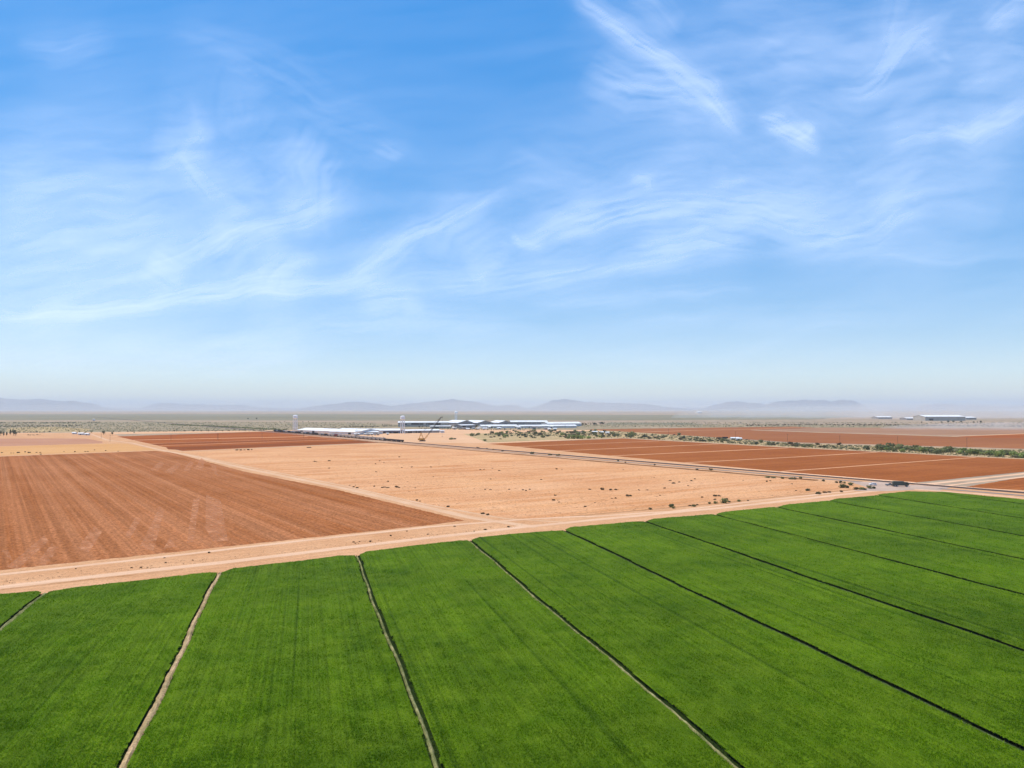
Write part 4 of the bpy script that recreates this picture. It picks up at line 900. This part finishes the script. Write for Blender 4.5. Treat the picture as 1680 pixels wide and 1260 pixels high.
# ------------------------------------------------------------------ mountains
def hills(name, pts, dist, label, rough=2.0, seed=1):
    """skyline given in pixels; built as a ridge with real slopes on both sides"""
    rs = np.random.RandomState(seed); xs = np.arange(pts[0][0], pts[-1][0]+.1, 1.5)
    ys = np.interp(xs, [p[0] for p in pts], [p[1] for p in pts]); n = len(xs)
    ys = ys-(.55*fbm(xs*.07, xs*0+seed, 5, seed)+.45*fbm(xs*.22, xs*0+seed, 4, seed+3)-.5)*rough*2.0*np.clip((HOR+2-ys)/8, 0, 1)
    rows = [-1., -.75, -.5, -.3, -.15, 0, .2, .5, 1.]
    v = []
    dep = dist*.09
    for r in rows:
        for x, y in zip(xs, ys):
            hgt = max(0, (HOR-y)/F*dist+H); D_ = dist+r*dep
            X_ = (x-840)/F*D_
            k = (1-abs(r))**1.15
            nz = fbm(np.array([X_/2100.]), np.array([D_/2100.]), 4, seed+5)[0]
            v.append((X_+ (nz-.5)*700*(r != 0), D_, hgt*k*(1+(nz-.5)*1.1*(r != 0))-2))
    idx = np.arange(len(rows)*n).reshape(len(rows), n)
    f = np.stack([idx[:-1,:-1], idx[:-1,1:], idx[1:,1:], idx[1:,:-1]], -1).reshape(-1, 4)
    struct(build_np(name, np.array(v), f, [M['mountain']]), label, 'hills')
hills('hills', [(-260,668),(-180,657),(-90,653),(0,653),(30,655.5),(55,655),(80,659),(110,659),(140,661),(165,668),(200,672)], 28500, 'hazy grey mountain slope at the far left of the horizon', 2)
hills('hills', [(225,672),(250,663),(262,661.5),(285,662),(300,664),(330,663.5),(360,665),(395,664),(420,668),(460,671)], 33000, 'low hazy hills left of the left water tower', 2, 2)
hills('hills', [(485,671),(530,664.5),(580,659),(600,660),(640,666),(680,662),(720,657),(742,654.5),(765,658),(790,661),(815,666),(840,664),(850,666),(870,671)], 28500, 'faint rounded hills behind the shed complex', 2, 3)
hills('hills', [(865,671),(890,663),(905,657),(925,654),(950,658),(985,661),(1020,661),(1050,662),(1100,668),(1140,672)], 28500, 'broad faint hill right of the shed complex', 2, 4)
hills('hills', [(1150,672),(1170,664),(1190,660),(1215,658.5),(1240,662),(1255,663),(1275,659),(1300,657),(1320,657),(1335,658),(1350,655.5),(1362,658.5),(1385,656),(1400,657),(1412,663),(1425,671)], 28500, 'jagged grey mountain ridge on the right horizon', 3, 5)
hills('hills', [(1490,672),(1515,665),(1540,662),(1570,664),(1600,664.5),(1640,666),(1680,665),(1760,664),(1850,671)], 31500, 'low faint hills behind the huge far warehouse', 2, 6)
hills('hills', [(-500,671),(-100,668.5),(200,669),(600,669.2),(900,668.6),(1300,669),(1500,668.4),(1750,669),(2200,671)], 39000, 'lowest hazy rise of land along the whole horizon', 1, 7)

# ------------------------------------------------------------------ haze
mh = bpy.data.materials.new('haze_air'); mh.use_nodes = True; nt = mh.node_tree; nt.nodes.clear()
out = N(nt, 'ShaderNodeOutputMaterial'); pv = N(nt, 'ShaderNodeVolumePrincipled')
pv.inputs['Color'].default_value = (.81,.87,.93,1); pv.inputs['Density'].default_value = 4.9e-5; pv.inputs['Anisotropy'].default_value = .0
nt.links.new(pv.outputs[0], out.inputs['Volume'])
mb = MB(); mb.box(-52000, -4000, -1, 52000, 52000, 560)
tag(mb.build('haze', mh), 'pale dusty air over the whole plain', 'haze', None, 'stuff')

def dust(name, label, c, rad, dens, col):
    m = bpy.data.materials.new(name); m.use_nodes = True; nt = m.node_tree; nt.nodes.clear()
    out = N(nt, 'ShaderNodeOutputMaterial'); p_ = N(nt, 'ShaderNodeVolumePrincipled'); p_.inputs['Color'].default_value = rgba(col)
    nz = noise(nt, pos(nt), 3.2/rad[0], 3, .6)
    nt.links.new(ramp(nt, nz, .38, .68, 0, dens), p_.inputs['Density']); nt.links.new(p_.outputs[0], out.inputs['Volume'])
    import bmesh
    bm = bmesh.new(); bmesh.ops.create_icosphere(bm, subdivisions=4, radius=1)
    for v in bm.verts: v.co = Vector((v.co.x*rad[0]+c[0], v.co.y*rad[1]+c[1], .5+(max(v.co.z, 0)**.8)*rad[2]*(.75+.5*fbm(np.array([v.co.x*2.2+9]), np.array([v.co.y*2.2+5]), 2, 91)[0])))
    me = bpy.data.meshes.new(name); bm.to_mesh(me); bm.free(); me.materials.append(m)
    o = bpy.data.objects.new(name, me); C.objects.link(o); tag(o, label, 'dust', None, 'stuff')
dust('dust_cloud', 'pale dust drifting low over the far plain at the right', (2150, 3900), (1250, 600, 75), .0019, (.95,.91,.86))
dust('dust_layer', 'flat pale dust lying in front of the distant hills', (0, 15000), (26000, 6500, 180), 9e-5, (.98,.92,.84))
dust('dust_cloud', 'thin tan dust blowing over the far field at the right edge', (1250, 1720), (330, 150, 16), .006, (.92,.84,.76))
# ------------------------------------------------------------------ clouds: a thin high sheet of ice cloud
def cloud_density(px, py):
    wx = (fbm(px/110., py/110., 4, 71)-.5)*40; wy = (fbm(px/110., py/110., 4, 72)-.5)*26
    X_ = px+wx; Y_ = py+wy; out = np.zeros_like(px)
    fib0 = fbm((X_*.96-Y_*.1)/170., (X_*.1+Y_*.96)/24., 5, 73)
    fbq = fbm((X_*.97-Y_*.2)/80., (X_*.2+Y_*.97)/16., 5, 77)
    def stroke(pts, w, I, soft=1.0, up=0.0):
        nonlocal out
        best = np.full(px.shape, 1e9); sg = np.zeros_like(px); ss = np.zeros_like(px); acc = 0.; tot = sum(math.dist(a, b) for a, b in zip(pts, pts[1:]))
        for a, b in zip(pts, pts[1:]):
            L = math.dist(a, b); dx = (b[0]-a[0])/L; dy = (b[1]-a[1])/L
            t = np.clip((X_-a[0])*dx+(Y_-a[1])*dy, 0, L); qx = X_-a[0]-t*dx; qy = Y_-a[1]-t*dy; d = np.hypot(qx, qy)
            side = qx*(-dy)+qy*dx; m = d < best
            best = np.where(m, d, best); sg = np.where(m, side, sg); ss = np.where(m, acc+t, ss); acc += L
        taper = np.clip(ss/tot*4, 0, 1)**.7*np.clip((1-ss/tot)*4, 0, 1)**.7*.85+.15
        ww = w*(1+up*(sg < 0))*(.45+.55*taper)
        nz = .62*fbm(ss/60.+sg/40., sg/(w*.26+1.6)+ss/90., 6, int(pts[0][0]+pts[0][1]*3) % 997)+.38*fbq
        out = out+I*.10*np.exp(-(best/(ww*4.2))**2)*taper+I*1.2*(.60*np.exp(-(best/(ww*1.5))**2)+.38*np.exp(-(best/(ww*1.6))))*taper*np.clip(nz*2.3-.5, 0, 1.4)
    st = [([(930,-20),(960,10),(1020,58),(1090,108),(1150,150),(1215,218)],10,.62,.5),([(975,105),(1040,145),(1120,158),(1170,170)],30,.45,0),([(1150,150),(1180,170),(1205,205)],14,.3,0),
      ([(1240,193),(1275,205),(1300,225),(1342,250)],9,.7,.5),([(1300,232),(1322,218),(1333,203)],7,.45,0),([(1045,-20),(1075,10),(1112,62)],16,.22,0),([(1130,30),(1250,80),(1330,130)],60,.16,0),
      ([(872,398),(940,372),(1020,350),(1100,346),(1180,354),(1270,378),(1370,396),(1430,388),(1480,352),(1540,330)],14,.42,1.6),([(850,398),(900,385),(960,360),(1000,345)],20,.34,0),([(1045,404),(1110,400),(1150,392),(1190,402),(1240,412)],11,.5,.4),
      ([(620,476),(760,468),(860,462),(960,448),(1060,430),(1200,415)],11,.42,.8),([(838,378),(850,392),(900,404)],5,.4,0),([(1370,148),(1405,142),(1440,120),(1480,70),(1560,15)],14,.36,0),([(1450,90),(1465,40),(1485,-20)],16,.2,0),
      ([(1530,212),(1590,226),(1640,200),(1700,165)],10,.38,.3),([(1450,222),(1490,212),(1540,220)],16,.25,0),([(1610,48),(1650,20),(1700,-10)],13,.36,0),([(1500,60),(1530,100),(1560,122)],12,.2,0),([(1040,286),(1066,296),(1070,312)],6,.28,0),
      ([(860,502),(1000,495),(1110,482),(1240,476)],7,.22,.3),([(1320,420),(1450,420),(1560,424),(1700,418)],6,.16,.3),([(1400,300),(1500,300),(1640,360)],70,.16,0),([(1560,100),(1640,90),(1720,120)],50,.2,0),
      ([(588,302),(560,325),(500,350),(430,366),(380,385),(310,418),(235,436)],10,.42,.9),([(540,225),(500,270),(500,310),(440,340)],38,.38,0),([(430,290),(380,310),(420,350)],44,.22,0),([(225,425),(255,445),(290,470)],20,.34,0),
      ([(312,165),(322,210),(300,245),(330,280),(362,338)],13,.26,0),([(240,235),(300,245),(350,250)],38,.24,0),([(-30,498),(60,510),(160,508),(300,492),(440,478),(560,474),(640,468)],8,.55,.8),([(-20,512),(80,520),(180,522)],5,.26,.2),
      ([(400,470),(440,476),(450,450),(490,425),(520,420)],16,.36,0),([(520,462),(580,455),(630,420),(700,380),(770,342),(830,312)],8,.38,.3),([(560,460),(620,440),(690,395)],18,.25,0),([(700,420),(740,370),(800,340)],24,.22,0),([(760,440),(800,420),(830,440)],30,.24,0),
      ([(580,496),(640,494),(700,500)],14,.42,0),([(30,72),(100,74),(190,68)],15,.2,0),([(280,40),(400,90),(520,170),(640,230),(700,265)],26,.13,0),([(380,225),(400,150),(430,130)],26,.15,0),([(620,235),(660,262)],10,.2,0),
      ([(-40,245),(60,280),(200,330),(330,355)],60,.16,0),([(-60,330),(100,370),(260,380)],80,.12,0),([(-60,430),(100,440),(300,430)],70,.18,0),([(-60,640),(150,622),(350,612),(560,600)],20,.35,0),([(250,550),(450,540),(700,530),(900,545)],16,.22,0),
      ([(-40,585),(60,590),(140,580)],22,.26,0),([(350,440),(430,410),(480,400)],50,.26,0),([(880,560),(1100,600),(1400,590)],40,.10,0),([(1100,200),(1180,260),(1150,300)],60,.10,0),([(840,240),(900,290),(1000,330)],50,.12,0),([(1250,60),(1400,180),(1560,180),(1700,120)],75,.16,0),([(1180,20),(1380,60),(1600,60)],50,.12,0),([(1240,360),(1400,330),(1560,260)],50,.13,0),([(-40,300),(150,420),(260,480)],90,.05,0),([(900,540),(1200,520),(1500,535)],14,.12,0),([(100,560),(300,575),(600,560)],12,.16,0),([(600,590),(900,600),(1300,585)],16,.1,0),([(950,350),(1150,320),(1350,350),(1550,330)],34,.2,0),([(700,300),(900,320),(1100,290)],50,.09,0)]
    for s_ in st: stroke(s_[0], s_[1], s_[2], 1.0, s_[3])
    veil = .03+.012*np.clip((py-150)/500, 0, 1)+.09*np.exp(-((px-60)/420)**2-((py-420)/190)**2)+.05*np.clip((px-1000)/600, 0, 1)*np.exp(-((py-150)/220)**2)
    out = .60*(1-np.exp(-out*1.0))+veil*np.clip(fib0*2.4-.5, 0, 1.5)+.4*veil
    return np.clip(out, 0, .9)
ALT = 9000.
uu = np.linspace(-1.05, 1.05, 620); vv = .030+(.66-.030)*np.linspace(0, 1, 430)**1.0
UU, VV = np.meshgrid(uu, vv, indexing='ij')     # u = x/y, v = z/y of a sky direction
dn = cloud_density_in = None
w_ = (VV*math.cos(T)-math.sin(T))/(math.cos(T)+VV*math.sin(T)); u_ = UU/(math.cos(T)+VV*math.sin(T))
den = cloud_density(840+u_*F, 630-w_*F)
fade = np.clip((VV-.03)/.05, 0, 1)*np.clip((.66-VV)/.05, 0, 1)*np.clip((1.05-np.abs(UU))/.1, 0, 1)
den = den*fade
Yc = (ALT-H)/VV; vc = np.stack([UU*Yc, Yc, np.full_like(Yc, ALT)], -1).reshape(-1, 3)
idx = np.arange(UU.size).reshape(UU.shape)
f = np.stack([idx[:-1,:-1], idx[1:,:-1], idx[1:,1:], idx[:-1,1:]], -1).reshape(-1, 4)
mc = bpy.data.materials.new('ice_cloud'); mc.use_nodes = True; nt = mc.node_tree; nt.nodes.clear()
out = N(nt, 'ShaderNodeOutputMaterial'); tl_ = N(nt, 'ShaderNodeBsdfTranslucent'); tl_.inputs[0].default_value = (.80,.81,.82,1)
tp = N(nt, 'ShaderNodeBsdfTransparent'); mx = N(nt, 'ShaderNodeMixShader'); at = N(nt, 'ShaderNodeAttribute', attribute_name='ice_amount')
nt.links.new(at.outputs['Fac'], mx.inputs[0]); nt.links.new(tp.outputs[0], mx.inputs[1]); nt.links.new(tl_.outputs[0], mx.inputs[2]); nt.links.new(mx.outputs[0], out.inputs[0])
o = build_np('clouds', vc, f, [mc])
a = o.data.attributes.new('ice_amount', 'FLOAT', 'POINT'); a.data.foreach_set('value', den.astype(np.float32).ravel())
tag(o, 'thin streaky white ice clouds high over the plain', 'clouds', None, 'structure')

# ------------------------------------------------------------------ light
SUN_EL, SUN_AZ = R(64), R(-58)          # azimuth measured from the view direction (+Y) towards +X
sd = Vector((math.sin(SUN_AZ)*math.cos(SUN_EL), math.cos(SUN_AZ)*math.cos(SUN_EL), math.sin(SUN_EL)))
sl = bpy.data.lights.new('sun', 'SUN'); sl.energy = 3.2; sl.angle = R(.53); sl.color = (1, .94, .85)
so = bpy.data.objects.new('sun', sl); C.objects.link(so); so.rotation_euler = (-sd).to_track_quat('-Z', 'Y').to_euler()
wd_ = bpy.data.worlds.new('World'); S.world = wd_; wd_.use_nodes = True; nt = wd_.node_tree
bg = nt.nodes['Background']; sk = N(nt, 'ShaderNodeTexSky', sky_type='NISHITA'); sk.sun_disc = False
sk.sun_elevation = SUN_EL; sk.sun_rotation = SUN_AZ; sk.altitude = 300; sk.air_density = 1.0; sk.dust_density = 0; sk.ozone_density = 4
hs = N(nt, 'ShaderNodeHueSaturation'); hs.inputs['Saturation'].default_value = 2.6; hs.inputs['Value'].default_value = 2.12; hs.inputs['Hue'].default_value = .508
gm = N(nt, 'ShaderNodeGamma'); gm.inputs[1].default_value = .36; nt.links.new(sk.outputs[0], gm.inputs[0]); nt.links.new(gm.outputs[0], hs.inputs['Color']); tn = mixc(nt, 1.0, hs.outputs[0], (.92,.955,1.0), 'MULTIPLY'); nt.links.new(tn, bg.inputs['Color'])
bg.inputs['Strength'].default_value = .15
# ------------------------------------------------------------------ render
S.render.engine = 'CYCLES'; S.view_settings.view_transform = 'Standard'; S.view_settings.look = 'None'; S.view_settings.exposure = .58; S.view_settings.gamma = 1
S.cycles.volume_bounces = 1; S.cycles.transparent_max_bounces = 12
